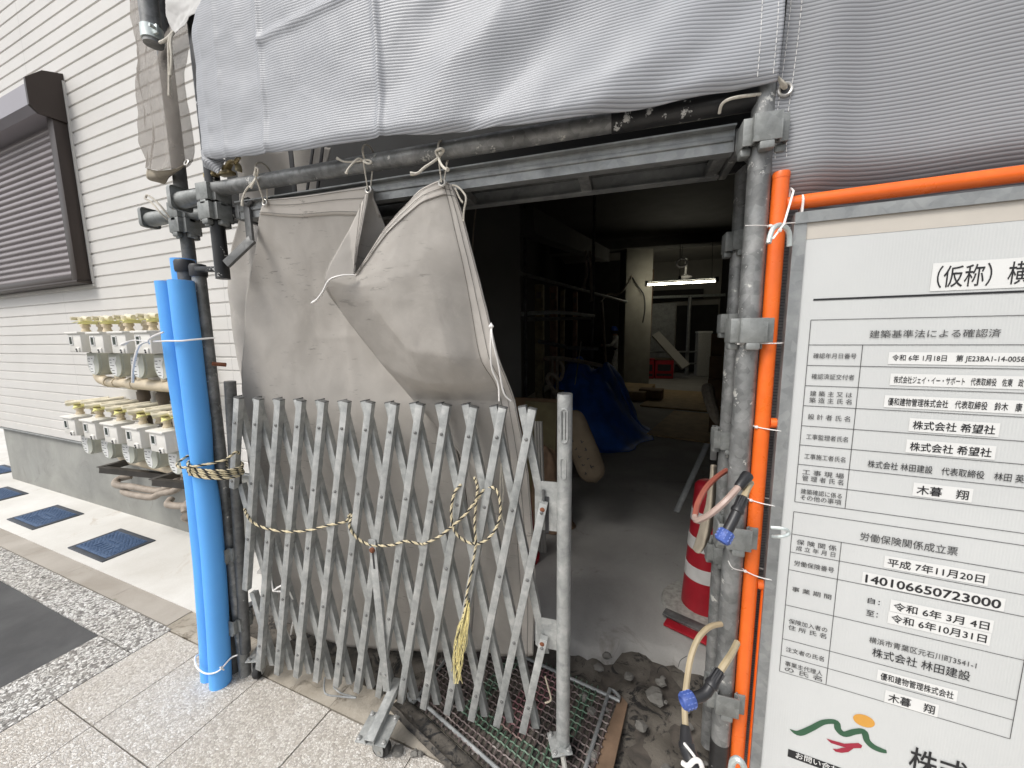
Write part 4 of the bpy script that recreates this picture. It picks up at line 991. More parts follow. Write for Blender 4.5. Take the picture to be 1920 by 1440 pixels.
CT = [[(246, -80), (290, -80), (330, -80), (352, -80)], [(246, 0), (275, 0), (320, 0), (350, 0)], [(250, 60), (285, 62), (325, 60), (354, 50)], [(258, 116), (285, 125), (320, 112), (352, 90)],
      [(250, 140), (280, 148), (315, 140), (353, 125)], [(256, 220), (285, 225), (325, 222), (355, 215)], [(268, 290), (290, 296), (330, 292), (357, 270)], [(276, 316), (295, 320), (335, 314), (353, 300)]]
DP = [[1.60, 1.52, 1.5, 1.5], [1.62, 1.54, 1.52, 1.50], [1.6, 1.5, 1.46, 1.47], [1.58, 1.48, 1.44, 1.45], [1.60, 1.50, 1.44, 1.44], [1.62, 1.52, 1.45, 1.46], [1.60, 1.50, 1.46, 1.47], [1.56, 1.48, 1.46, 1.48]]
P = csurf([[A(x, y, d) for (x, y), d in zip(r, q)] for r, q in zip(CT, DP)], 90, 40)
for i, r in enumerate(P):
    for j, p in enumerate(r): p.y += .018*fbm(p.x*7, p.z*3, 1)+.006*math.sin(p.x*60+p.z*6)
t = thing('netting_strip', 'narrow see-through tan netting hanging beside the house at the upper left', 'netting', P[-1][10])
m = MB(); m.grid(P, [[(p.x, p.z) for p in r] for r in P]); m.build('netting', M['tan_thin'], t, smooth=80, solid=.001)
P = csurf([[A(276, 316, 1.56), A(300, 320, 1.48), A(335, 314, 1.46), A(354, 300, 1.47)], [A(276, 335, 1.58), A(296, 334, 1.52), A(325, 326, 1.48), A(355, 305, 1.47)], [A(300, 343, 1.66), A(309, 345, 1.6), A(316, 334, 1.56), A(322, 322, 1.52)]], 10, 16)
m = MB(); m.grid(P); m.build('rolled_hem', M['rag'], t, smooth=80, solid=.001)
m = MB(); L = T(A(350, 305, 1.44)) @ rot(R(70), 'X'); m.tube([L @ Vector((.011*math.cos(q), .011*math.sin(q), 0)) for q in [2*math.pi*i/14 for i in range(14)]], .003, 7, closed=True); m.build('eyelet', M['eyelet'], t)
# tube end with a bright clamp above it
q = A(288, 84, 1.40)
t = thing('scaffold_tube', 'open grey tube end hanging at the top left with a bright clamp band', 'scaffold tube', q)
m = MB(); m.pipe([(q.x, q.y, q.z), (q.x-.0, q.y, q.z+.6), (q.x, q.y, 4.2)], .030, .004, 24); m.build('tube', M['galv_tube'], t)
m = MB(); m.lathe([(.0305, .012), (.034, .012), (.034, .055), (.0305, .055)], 24, T(q)); m.box((.040, -.012, .034), (.024, .010, .03), T(q), .002); m.lathe([(.006, 0), (.006, .03)], 8, T(q.x+.045, q.y-.005, q.z+.034) @ rot(R(90), 'X')); m.build('clamp_band', M['zinc_bright'], t)
m = MB(); z0 = A(340, 420, 1.4).z
m.tube(spline([A(272, 372, 1.5), A(278, 366, 1.5), A(300, 385, 1.5), A(318, 408, 1.52)], 14), .004, 6); m.tube(spline([A(272, 372, 1.5), A(284, 380, 1.5), A(300, 398, 1.5), A(314, 412, 1.52)], 14), .004, 6)
m.build('tie_cord', M['string'], label='loop of pale string beside the left scaffold pole on the siding', cat='cord')
m = MB(); m.tube([A(398, 682, 1.5), A(424, 684, 1.52)], .008, 8)
m.build('rebar_pin', M['rust'], label='rusty pin sticking out behind the blue foam', cat='pin')

# ------------------------------------------------------------------ tan curtain
rows = [
 # each row: left edge ... eyelet two ... fold crease ... hem ... right edge      (pixel, pixel, y)
 [(497, 375, 1.075), (560, 369, 1.08), (628, 359, 1.08), (692, 349, 1.075), (693, 351, 1.060), (664, 516, .995), (720, 430, 1.015), (785, 358, 1.045), (828, 337, 1.055), (848, 347, 1.065)],
 [(486, 420, 1.10), (555, 430, 1.11), (625, 428, 1.12), (728, 440, 1.13), (655, 430, 1.025), (666, 521, .990), (735, 452, 1.008), (790, 420, 1.035), (842, 405, 1.057), (866, 400, 1.075)],
 [(474, 480, 1.13), (550, 500, 1.14), (625, 500, 1.16), (752, 520, 1.18), (608, 522, .945), (668, 538, .98), (740, 525, .995), (800, 500, 1.025), (862, 490, 1.068), (886, 475, 1.09)],
 [(460, 570, 1.17), (545, 590, 1.18), (630, 590, 1.20), (775, 600, 1.21), (644, 590, .995), (704, 585, 1.002), (764, 655, 1.02), (838, 668, 1.05), (893, 672, 1.11), (933, 664, 1.13)],
 [(454, 660, 1.19), (540, 680, 1.205), (635, 680, 1.23), (800, 700, 1.23), (716, 682, 1.085), (756, 704, 1.085), (795, 718, 1.09), (850, 718, 1.115), (920, 714, 1.165), (950, 708, 1.18)],
 [(455, 750, 1.205), (540, 770, 1.225), (640, 770, 1.25), (840, 790, 1.25), (774, 750, 1.195), (802, 752, 1.20), (836, 752, 1.205), (880, 752, 1.21), (935, 754, 1.230), (966, 752, 1.245)],
 [(470, 900, 1.23), (550, 920, 1.26), (650, 920, 1.28), (870, 900, 1.29), (880, 880, 1.24), (890, 885, 1.23), (895, 890, 1.23), (920, 890, 1.24), (955, 890, 1.26), (992, 890, 1.27)],
 [(486, 1060, 1.26), (560, 1080, 1.30), (660, 1090, 1.33), (890, 1090, 1.33), (905, 1085, 1.29), (920, 1085, 1.28), (935, 1085, 1.28), (950, 1085, 1.28), (970, 1085, 1.29), (1004, 1080, 1.29)],
 [(500, 1150, 1.32), (580, 1190, 1.36), (680, 1215, 1.38), (880, 1225, 1.38), (930, 1230, 1.34), (940, 1232, 1.33), (950, 1232, 1.33), (962, 1232, 1.33), (975, 1232, 1.32), (1000, 1228, 1.32)]]
ctrl = [[aty(*c) for c in r] for r in rows]
def dense(P, nr, nc):
    return csurf(P, nr, nc)
# left panel: columns 0..3, front fold: columns 4..9
t = thing('curtain', 'dusty tan mesh curtain tied to the tube and folded open over the gate', 'curtain', aty(700, 1200, 1.3).xy.to_3d())
def wrinkle(P, amp, seed, edge=0):
    nr, nc = len(P), len(P[0])
    for i in range(nr):
        for j in range(nc):
            p = P[i][j]; f = min(1, i/12)
            p.y += amp*f*(fbm(p.x*4+seed, p.z*2.2, seed)+.16*fbm(p.x*13, p.z*9, seed))
    return P
def uvs(P): return [[(p.x, p.z) for p in r] for r in P]
PL = wrinkle(csurf([r[0:4] for r in ctrl], 110, 70, .25), .012, 2)
for r in PL:
    for p in r: p.y -= .003*math.exp(-((p.z-(1.585+.03*p.x))/.010)**2)*smo(-1.25, -1.15, p.x)+.006*math.exp(-((p.x+1.02-.12*(p.z-1.6))/.02)**2)*smo(1.85, 1.5, p.z)
m = MB(); m.grid(PL, uvs(PL)); m.build('left_panel', M['tan'], t, smooth=80, solid=.0012)
# fold between the second eyelet and the crease, then the front flap
PF = []
A4 = [r[4:10] for r in ctrl]
PF = wrinkle(csurf(A4, 129, 106, .62), .006, 5)
def crush(P):
    for i, r in enumerate(P):
        for j, p in enumerate(r):
            p.y += .006*abs(fbm(p.x*3.5+p.z*2, p.z*3.5-p.x*2, 8))+.0035*abs(fbm(p.x*9, p.z*9, 3))
    return P
m = MB(); m.grid(crush(PF), uvs(PF)); m.build('front_flap', M['tan'], t, smooth=80, solid=.0012)
mid = [[r[3], r[3].lerp(r[4], .5)+Vector((0, .02, 0)), r[4]] for r in ctrl]
PM = dense(mid, 80, 14)
m = MB(); m.grid(PM, uvs(PM)); m.build('inner_fold', M['tan'], t, smooth=80, solid=.0012)
# hems (doubled cloth) with their stitch lines
def band(P, rows_, lift, name='hem'):
    q = []
    for r in rows_:
        q.append([p+lift for p in r])
    m = MB(); m.grid(q); return m.build(name, M['tan_hem'], t, smooth=80, solid=.0010)
lift = Vector((-.0004, -.0026, 0))
hem = [PL[i] for i in range(0, 10)]; band(PL, hem, lift)
for i in (1, 4, 8): stitches([p+lift*2 for p in PL[i]], M['stitch_d'], t, .03, .0005, .0007)
k0 = int(109/5*1)+1                                                  # the hem column on the front flap
k0 = 0
hemr = [PF[i][k0:] for i in range(0, 8)]; band(PF, hemr, lift)
for i in (1, 4, 7): stitches([p+lift*2 for p in PF[i][k0:]], M['stitch_d'], t, .03, .0005, .0007)
side = [[r[j] for r in PF] for j in range(88, 106)]; band(PF, side, lift*1.3)
for j in (88, 96, 104): stitches([r[j]+lift*2.4 for r in PF], M['stitch_d'], t, .03, .0005, .0007)
def eyelet(p, nrm=(0, -1, 0)):
    L = frame(p, (1, 0, 0), nrm); m = MB()
    m.tube([L @ Vector((.0095*math.cos(q), .0095*math.sin(q), .001)) for q in [2*math.pi*i/16 for i in range(16)]], .0032, 8, closed=True)
    o = m.build('eyelet', M['eyelet'], t)
    m = MB(); m.lathe([(.0065, 0), (.0065, .0008)], 14, L); m.build('eyelet_hole', M['cap'], o)
e1 = aty(497, 380, 1.069); e2 = aty(691, 356, 1.055); e3 = aty(829, 343, 1.046)
eyelet(e1); eyelet(e3, (.1, -1, .1)); eyelet(e2, (-.9, -.5, 0))
def tie(e, top, pts, label, r=.0028):
    m = MB()
    m.tube([e+Vector((0, -.004, 0)), top], .0022, 6); m.tube([e+Vector((.003, .006, .004)), top+Vector((.012, .03, .0))], .0022, 6)
    m.tube([top+Vector((.0+.0*i, .030*math.cos(q)*-1+.030-.0, .030*math.sin(q)+.026)) for i, q in enumerate([R(-50+20*j) for j in range(15)])], .003, 7)
    for p in pts: m.tube(spline([top]+[aty(*q) for q in p], 14), [r]*11+[r*1.2, r*1.6, r*1.5], 7)
    return m.build('tie_cord', M['string'], label=label, cat='cord', group='cords tying the curtain')
tie(e1, aty(480, 332, 1.030), [[(484, 320, 1.02), (480, 314, 1.02), (477, 330, 1.02)], [(474, 342, 1.02), (462, 355, 1.02), (455, 372, 1.02), (454, 386, 1.02)], [(477, 340, 1.015), (470, 352, 1.02)]], 'pale cord tying the left curtain eyelet to the tube, its end hanging down')
tie(e2, aty(681, 301, 1.030), [[(672, 297, 1.02), (660, 308, 1.01), (652, 318, 1.0), (649, 326, 1.0)], [(690, 300, 1.02), (697, 304, 1.02), (690, 307, 1.02), (682, 302, 1.02)], [(665, 303, 1.03), (645, 303, 1.02), (631, 296, 1.01)]], 'pale cord knotted in a bow above the middle curtain eyelet')
tie(e3, aty(822, 296, 1.025), [[(810, 305, 1.0), (795, 315, .98), (783, 325, .97), (769, 326, .96)], [(827, 308, 1.0), (834, 316, .99), (840, 318, .98)], [(817, 284, 1.02), (826, 279, 1.01), (832, 282, 1.02), (824, 290, 1.02)]], 'pale cord with a frayed end above the right curtain eyelet', .0036)
m = MB(); e = aty(848, 347, 1.06); m.tube(spline([e, aty(858, 350, 1.05), aty(868, 360, 1.05), aty(874, 372, 1.05), aty(870, 395, 1.06), aty(869, 415, 1.07)], 20), .0028, 7); m.tube(spline([aty(853, 352, 1.05), aty(862, 372, 1.06), aty(868, 380, 1.06)], 8), .004, 7, flat=.5)
m.build('tie_cord', M['string'], label='pale cord dangling from the top right corner of the curtain', cat='cord')
m = MB(); e = aty(664, 516, .978); m.tube(spline([e, aty(640, 517, .952), aty(618, 525, .935), aty(607, 545, .932), aty(596, 560, .930), aty(586, 568, .930)], 18), [.0062]*14+[.0065, .0072, .0088, .008], 8, flat=.5)
m.build('tie_cord', M['zip'], label='white tape end sticking out from the tip of the curtain fold', cat='cord')
m = MB(); e = aty(921, 612, 1.07)
m.tube(spline([e, aty(920, 650, 1.07), aty(922, 690, 1.09), aty(934, 720, 1.11), aty(936, 752, 1.12)], 18), .003, 7); m.tube(spline([e, aty(924, 640, 1.06), aty(934, 680, 1.08), aty(944, 735, 1.11), aty(958, 752, 1.13)], 18), .003, 7)
m.lathe([(.0, -.012), (.009, 0), (.0, .012)], 8, T(e)); m.build('tie_cord', M['zip'], label='thin white cord hanging in two strands down the right edge of the curtain', cat='cord')
m = MB(); e = aty(940, 870, 1.20); m.tube(spline([e, aty(938, 930, 1.21), aty(945, 985, 1.22)], 10), .003, 6); m.tube(spline([e, aty(944, 920, 1.2), aty(940, 960, 1.21), aty(948, 990, 1.21)], 10), .003, 6)
m.build('tie_cord', M['string'], label='pale cord hanging behind the right gate slats against the curtain', cat='cord')
# second, thinner sheet further back at the left, with a piece above the tube
P = csurf([[aty(440, 285, 1.42), aty(500, 280, 1.44), aty(560, 275, 1.46), aty(612, 272, 1.48)], [aty(437, 400, 1.44), aty(480, 400, 1.46), aty(540, 390, 1.47), aty(600, 380, 1.48)],
           [aty(436, 480, 1.46), aty(475, 490, 1.42), aty(540, 500, 1.47), aty(600, 500, 1.48)], [aty(443, 600, 1.48), aty(470, 600, 1.42), aty(540, 600, 1.47), aty(600, 600, 1.5)],
           [aty(452, 760, 1.5), aty(490, 760, 1.46), aty(540, 760, 1.5), aty(600, 760, 1.5)], [aty(500, 1090, 1.5), aty(530, 1100, 1.5), aty(560, 1100, 1.5), aty(600, 1100, 1.5)]], 70, 40)
for r in P:
    for p in r: p.y += .03*math.sin(p.x*22+p.z*2)+.012*fbm(p.x*6, p.z*4, 3)
m = MB(); m.grid(P, [[(p.x, p.z) for p in r] for r in P]); m.build('rear_sheet', M['tan'], smooth=80, solid=.001, label='second tan sheet hanging behind the curtain at its left edge', cat='sheet')

# ------------------------------------------------------------------ folding gate
GR = math.atan2(.055, .998); GP = Vector((-.19, 1.182, 0))
gate = thing('folding_gate', 'galvanised folding scissor gate on casters drawn across the entrance', 'gate', GP, GR); G = wm(gate)
def gp(x, y, z): return G @ Vector((x, y, z))
ZT, ZB, SH = 1.313, .098, .2
rg = random.Random(3)
def slat(T_, dirn, z1, z0, y):
    x1 = T_-dirn*SH*(ZT-z1); x0 = T_-dirn*SH*(ZT-z0)
    a, b = Vector((x1, y, z1)), Vector((x0, y, z0)); l = (b-a).length
    F = G @ frame((a+b)/2, b-a, (0, -1, 0))
    m = MB(); jx = rg.uniform(-.002, .002)
    w_, d_, th = .0262, .022, .0016
    m.box((jx, 0, d_/2), (l, w_, th), F, .0005)                       # the web of the channel towards the viewer
    for s in (-1, 1): m.box((jx, s*(w_/2-th/2), -.0004), (l, th, d_), F)
    m.box((jx-l/2+.0015, 0, 0), (.003, w_-.003, d_-.001), F)
    for i in range(5):
        z = 1.213-.25*i
        if z0+.02 < z < z1-.02 and y < 0:
            f = (z1-z)/(z1-z0)
            m.lathe([(.0062, 0), (.0060, .0022), (.0035, .0042), (.0, .0046)], 10, F @ T(-l/2+l*f+jx, 0, d_/2+.0006), 1)
    if z1 > 1.3: m.box((jx-l/2-.0016, 0, .0), (.004, w_+.002, d_+.002), F, .001, 2)
    return m.build('slat', [M['galv_gate'], M['rivet'], M['dark_tube']], gate, smooth=40)
YF, YB = -.0135, .0135
for k in range(1, 14):
    T_ = -.097-.1*(13-k); z0 = ZB+(-.010 if k < 5 else .0)
    if k == 1: z0 = .93
    elif k == 2: z0 = .47
    slat(T_, 1, ZT, z0, YF)
slat(.003, 1, .995, ZB, YF); slat(.103, 1, .495, ZB, YF)
for k in range(1, 14):
    T_ = -.137-.1*(13-k); z0 = ZB
    if k == 13: z0 = .915
    elif k == 12: z0 = .42
    slat(T_, -1, ZT, z0, YB)
slat(-1.437, -1, .94, ZB, YB); slat(-1.537, -1, .44, ZB, YB)
# end post with its slotted plates
m = MB(); m.pipe([(G @ Vector((.006, 0, .075))), G @ Vector((.006, 0, .7)), G @ Vector((.006, 0, 1.362))], .0243, .003, 26)
post_ = m.build('end_post', M['galv_gate'], gate)
m = MB(); m.lathe([(.0235, 0), (.0235, .004), (.0, .0045)], 20, G @ T(.006, 0, 1.360)); m.build('cap', M['dark_tube'], post_)
m = MB()
for z, l in ((1.262, .11),):
    pts = [G @ Vector((.006+.0105*math.cos(q), -.0243, z+(l/2-.010)*(1 if math.sin(q) > 0 else -1)+.010*math.sin(q))) for q in [2*math.pi*i/24 for i in range(24)]]
    m.tube(pts, .0032, 6, closed=True)
m.box((.006, -.0225, 1.262), (.012, .003, .09), G, 0, 1)
for z, l in ((1.12, .07),):
    pts = [G @ Vector((.004+.009*math.cos(q), -.0243, z+(l/2-.010)*(1 if math.sin(q) > 0 else -1)+.010*math.sin(q))) for q in [2*math.pi*i/24 for i in range(24)]]
    m.tube(pts, .0022, 6, closed=True)
m.build('latch_slot', [M['galv_gate'], M['dark_tube']], post_)
m = MB(); m.box((.0245, -.0075, 1.185), (.002, .008, .05), G); m.box((.0245, -.0075, 1.145), (.0018, .008, .028), G, mi=1); m.build('sticker', [plain('sky blue sticker', (.10, .42, .68), .5), M['sticker']], post_)
def plate(x0, x1, z0, z1, y=.004):
    m = MB(); q = [(x0+.008, z0), (x1, z0), (x1, z1), (x0+.008, z1), (x0, z1-.008), (x0, z0+.008)]
    m.prism(q, -.002, .002, G @ T(0, y, 0) @ rot(R(90), 'X')); return m.build('hinge_plate', M['galv_gate'], gate, smooth=0)
p1 = plate(-.094, -.016, .888, 1.062); p2 = plate(-.094, -.016, .44, .556)
m = MB(); m.box((-.052, .0, .945), (.012, .004, .13), G, 0); m.build('slot', M['cap'], p1)
m = MB(); m.tube([gp(-.063, -.004, .98), gp(-.063, -.004, 1.035)], .005, 8); m.build('spring_bolt', M['dark_tube'], p1)
for z in (.974, .478):
    m = MB(); m.lathe([(.010, 0), (.010, .004), (.005, .007), (.0, .0075)], 12, G @ T(-.064 if z > .9 else -.066, -.0205, z) @ rot(R(90), 'X')); m.build('pivot_bolt', M['rust'], gate)
# hinge side post and its clip
m = MB(); m.pipe([Vector((-1.548, 1.115, 1.378)), Vector((-1.592, 1.115, .75)), Vector((-1.632, 1.112, .13))], .021, .003, 20); m.build('hinge_post', M['dark_tube'], gate)
# casters
def caster(px, py, z_plate, r, ang, parent, plate_size=(.075, .10), tilt=0, lever=False):
    """a swivel caster under a bolted plate; px, py in world, on the ground"""
    L = T(px, py, 0) @ rot(ang, 'Z')
    m = MB(); m.box((0, 0, z_plate), (*plate_size, .005), L, .002)
    c = m.build('caster_plate', M['galv_gate'], parent)
    m = MB()
    for sx in (-1, 1):
        for sy in (-1, 1):
            Q = L @ T(sx*(plate_size[0]/2-.011), sy*(plate_size[1]/2-.012), z_plate)
            m.lathe([(.0085, .003), (.0085, .008), (.0055, .009), (.0055, .014), (.0, .015)], 6, Q)
    m.build('plate_bolt', M['bolt'], c)
    m = MB(); m.lathe([(.026, z_plate-.012), (.026, z_plate-.003)], 16, L)
    for s in (-1, 1):
        q = [(-.022, z_plate-.012), (.022, z_plate-.012), (.028, r+.01), (.024, r-.010), (.004, r-.012), (-.012, r+.014)]
        m.prism(q, -.0015, .0015, L @ T(0, s*.020, 0) @ rot(R(90), 'X'))
    m.build('fork', M['galv_gate'], c, smooth=30)
    m = MB(); m.lathe([(r*.55, -.012), (r*.92, -.0125), (r, -.008), (r, .008), (r*.92, .0125), (r*.55, .012)], 24, L @ T(.012, 0, r+.004) @ rot(R(90), 'X')); m.lathe([(.007, -.024), (.007, .024)], 10, L @ T(.012, 0, r+.004) @ rot(R(90), 'X'), 1)
    m.build('wheel', [M['rubber'], M['cast']], c)
    if lever:
        m = MB(); m.box((-.03, 0, .05), (.07, .018, .008), L @ rot(R(24), 'Y'), .002); m.tube([L @ Vector((-.045, 0, .075)), L @ Vector((-.085, -.005, .022))], .009, 8); m.build('brake_lever', M['cast'], c)
    return c
fc = atz(697, 1430, 0)
# middle support leg: slotted flat bar, stub channel and a caster out in front
m = MB(); a, b = Vector((-.715, -.030, .79)), Vector((-.690, -.034, .150))
F = G @ frame((a+b)/2, b-a, (0, -1, 0)); l = (b-a).length
m.box((0, 0, 0), (l, .030, .005), F, .001); m.box((.0+l*.0, .013, -.006), (l*.72, .003, .014), F @ T(l*.13, 0, 0)); m.box((-l/2+.075, 0, .0026), (.085, .008, .001), F, 0, 1)
m.lathe([(.011, 0), (.011, .005), (.006, .010), (.0, .011)], 12, F @ T(-l/2+.04, 0, .003), 2); m.lathe([(.0065, 0), (.006, .004), (.0, .005)], 10, F @ T(l/2-.075, 0, .003), 3)
m.build('support_leg', [M['galv_gate'], M['cap'], M['rust'], M['bolt']], gate)
cc = Vector((fc.x+.012, fc.y+.030, .128)); a = gp(-.672, .02, .150); d = (cc-a).normalized(); b = cc+d*.058
F = frame((a+b)/2, b-a, (0, 0, 1)); l = (b-a).length
m = MB(); m.box((0, 0, .012), (l, .034, .003), F, .0008); m.box((0, .016, 0), (l, .003, .026), F); m.box((0, -.016, 0), (l, .003, .026), F); m.build('stub_channel', M['galv_gate'], gate)
ang = math.atan2(d.y, d.x)+R(90)
caster(cc.x, cc.y, .112, .034, ang, gate, (.118, .112))
lc = atz(487, 1270, 0); caster(lc.x-.005, lc.y+.012, .105, .034, R(-70), gate, (.085, .075))
rc = atz(1035, 1425, 0); caster(-.195, 1.176, .072, .026, R(115), gate, (.085, .075), lever=True)
# dusty folded bag and cord clutter along the bottom of the gate
m = MB(); m.tube(spline([aty(609, 1270, 1.12), aty(610, 1300, 1.10), aty(640, 1306, 1.08), aty(668, 1308, 1.07), aty(640, 1300, 1.13), aty(625, 1288, 1.14)], 22), .0035, 7); m.build('wire_hook', M['galv'], label='bent wire loop lying under the bottom of the gate slats', cat='wire')
m = MB(); e = aty(512, 1108, 1.105); m.tube(spline([e, aty(530, 1098, 1.10), aty(545, 1115, 1.12), aty(552, 1145, 1.14), aty(545, 1190, 1.15)], 16), .0035, 6); m.tube(spline([e, aty(535, 1115, 1.12), aty(530, 1160, 1.15), aty(545, 1200, 1.16)], 14), .0035, 6)
m.tube(spline([e, aty(508, 1080, 1.12), aty(507, 1055, 1.16)], 8), .003, 6); m.build('tie_cord', M['zip'], label='white cord tied low on the left gate slats with hanging ends', cat='cord')
m = MB(); m.tube(spline([aty(1022, 1268, 1.17), aty(1028, 1290, 1.16), aty(1033, 1312, 1.15), aty(1022, 1318, 1.15)], 12), .0032, 7); m.build('tie_cord', M['rag'], label='short pale cord end hanging beside the caster of the end post', cat='cord')

# tiger rope on the gate
def rope(pts, r, label, k=None, extra=None, turns=70, dark=1):
    base = [Vector(p) for p in pts]; L = sum((b-a).length for a, b in zip(base, base[1:]))
    n = k or max(40, int(L/.0035)); c = spline(base, n); m = MB()
    for s in range(3):
        q = []; nrm = None
        for i, p in enumerate(c):
            t_ = (c[min(i+1, n-1)]-c[max(i-1, 0)]).normalized()
            if nrm is None: nrm = t_.orthogonal().normalized()
            nrm = (nrm-t_*nrm.dot(t_)).normalized(); bi = t_.cross(nrm)
            an = 2*math.pi*(s/3 + (i/(n-1))*L*turns/2.2)
            q.append(p+(nrm*math.cos(an)+bi*math.sin(an))*r*.52)
        m.tube(q, r*.56, 6, 0 if s else 1)
    if extra: extra(m)
    return m.build('tiger_rope', [M['rope_l'], M['rope_d'], M['rope_y']], label=label, cat='rope', smooth=80)
gy = -.030
def gl(px, py, y=gy):                                                # a point on the gate plane
    q = onv(px, py, (G @ Vector((0, y, 0)))[:2], (G.to_3x3() @ Vector((1, 0, 0)))[:2]); return q
pts = [gl(462, 962, .0), gl(459, 955, -.02), gl(463, 966), gl(475, 980), gl(500, 991), gl(540, 997), gl(580, 994), gl(615, 985), gl(648, 978, -.012), gl(655, 966, -.005), gl(660, 968, -.012), gl(655, 985), gl(664, 1003), gl(682, 1017), gl(705, 1023), gl(735, 1022), gl(760, 1015), gl(788, 1020, -.024), gl(800, 1018), gl(825, 1005), gl(846, 988)]
rope(pts, .0048, 'black and cream striped rope strung in shallow swags across the gate slats')
loop = [gl(846, 988), gl(845, 955, -.03), gl(854, 920), gl(866, 907, -.026), gl(858, 915, -.02)]
loop2 = [gl(846, 988, -.036), gl(872, 965, -.036), gl(895, 935, -.034), gl(912, 914, -.02), gl(930, 918, -.03), gl(938, 945, -.036), gl(936, 975, -.034), gl(920, 1005, -.034), gl(895, 1020, -.038), gl(870, 1013, -.034), gl(852, 995, -.036), gl(846, 960, -.038), gl(852, 925, -.034), gl(865, 908, -.024)]
rope(loop2, .0048, 'black and cream rope tied in a large loop on the right gate slats')
def frays(m):
    rr = random.Random(8)
    for i in range(36):
        x = 863+rr.uniform(-6, 6); y0 = 1150+rr.uniform(-4, 40)
        pts = [gl(878+rr.uniform(-3, 3), 1125+rr.uniform(-5, 30), -.034), gl(x+rr.uniform(-6, 10), y0+20, -.034+rr.uniform(-.012, .008)), gl(x-4+rr.uniform(-6, 6), y0+55, -.034+rr.uniform(-.010, .006)), gl(x-8+rr.uniform(-6, 8), min(1282, y0+75+rr.uniform(0, 40)), -.034+rr.uniform(-.012, .008))]
        m.tube(spline(pts, 10), .0012, 4, 2 if rr.random() > .12 else 1)
rope([gl(889, 895, -.028), gl(895, 912, -.036), gl(893, 940, -.038), gl(890, 980, -.038), gl(892, 1020, -.040), gl(886, 1060, -.036), gl(876, 1110, -.034), gl(871, 1145, -.034), gl(866, 1165, -.034)], .0046, 'rope end hanging from the loop and fraying into yellow fibres', extra=frays)
# rope wound round the foam and the gate end
fx, fy = -1.660, 1.05
pts = []
for i in range(4*20+8):
    q = 2*math.pi*i/20
    pts.append((-1.597-.113*math.cos(q)+.004*math.sin(q*.31), 1.055-.070*math.sin(q), 1.043-.0105*i/20+.004*math.sin(q+1)+.010*(1+math.cos(q))*.5))
rope(pts[:-4], .0052, 'black and cream rope wound several times round the blue foam and the gate end', turns=60)
pts = [(-1.715, 1.035, 1.075), (-1.70, .985, 1.062), (-1.65, .965, 1.055), (-1.58, .985, 1.062), (-1.51, 1.03, 1.075), (-1.485, 1.06, 1.10), (-1.505, 1.09, 1.085)]
rope(pts, .0050, 'loose upper turn of striped rope between the blue foam and the first gate slat')

# ------------------------------------------------------------------ blue foam covers
def foam(label, dx, dy, top, r, lean=1.0, slit=None, squeeze=False):
    t = thing('foam_cover', label, 'foam tube', (-1.72+dx, 1.05+dy, .004), 0, 'blue foam pole covers')
    m = MB(); C_ = []
    for i in range(60):
        z = .004+top*i/59; k = math.sin(min(1, z/1.0)*math.pi/2)*.062*lean
        pinch = math.exp(-((z-1.03)/.10)**2)
        ox = k + dx + (.0 if not squeeze else -dx*0*pinch + .020*smo(1.5, .9, z)*1.0)
        C_.append((Vector((-1.72+ox, 1.05+dy-.004*pinch, z)), r*(1-.10*pinch)*(1+.01*math.sin(z*17+dx*50))))
    n = 40; P = []
    a0, a1 = R(-60), R(250)                                           # a split tube: an arc of foam, open at the back
    th = .016
    for c, rr_ in C_:
        ring = []
        for j in range(n):
            an = R(100)+ (2*math.pi-R(24))*j/(n-1); ring.append(c+Vector((rr_*math.cos(an), rr_*math.sin(an), 0)))
        for j in range(n-1, -1, -1):
            an = R(100)+ (2*math.pi-R(24))*j/(n-1); ring.append(c+Vector(((rr_-th)*math.cos(an), (rr_-th)*math.sin(an), 0)))
        P.append(ring)
    k = len(P[0]); vs = [p for r_ in P for p in r_]; fs = []
    for i in range(len(P)-1):
        for j in range(k): fs.append((i*k+j, i*k+(j+1) % k, (i+1)*k+(j+1) % k, (i+1)*k+j))
    for base, fl in ((0, 1), ((len(P)-1)*k, 0)):
        for j in range(n-1):
            f = (base+j, base+j+1, base+k-2-j, base+k-1-j); fs.append(f if not fl else f[::-1])
    m.add(vs, fs); m.build('tube', M['foam'], t, smooth=50)
    return t
foam('blue foam pole cover in front, the widest of the bundle beside the gate', 0, 0, 1.772, .0415)
foam('blue foam pole cover on the left of the bundle, shorter than the one behind it', -.099, .014, 1.775, .0395, 1.0, squeeze=True)
foam('blue foam pole cover at the back of the bundle, its end standing highest', -.092, .075, 1.872, .041, 1.0)
def cord(pts, r, name, label, cat, mat='zip', n=40, flat=1.0):
    m = MB(); m.tube(spline([Vector(p) for p in pts], n), r, 7, flat=flat); return m.build(name, M[mat], label=label, cat=cat)
fcx = -1.72+.062
m = MB(); z = 1.545
m.tube(spline([(-1.80, 1.03, z+.0), (-1.76, .995, z-.002), (-1.70, 1.000, z-.0), (-1.66, .998, z), (-1.62, 1.004, z), (-1.595, 1.03, z+.004), (-1.57, 1.09, z+.01)], 30), .0035, 7)
m.tube(spline([(-1.80, 1.0, z-.01), (-1.775, .985, z+.004), (-1.74, .985, z+.02), (-1.70, .995, z+.034)], 14), .0035, 7)
m.tube(spline([(-1.775, .985, z), (-1.80, .965, z-.02), (-1.83, .955, z-.10), (-1.845, .955, z-.16)], 18), .0045, 7); m.tube(spline([(-1.775, .985, z), (-1.82, .96, z+.004), (-1.865, .95, z-.012)], 12), [.004]*8+[.006, .008, .009, .008], 7, flat=.6)
m.build('tie_cord', M['zip'], label='white cord tied round the upper part of the blue foam', cat='cord')
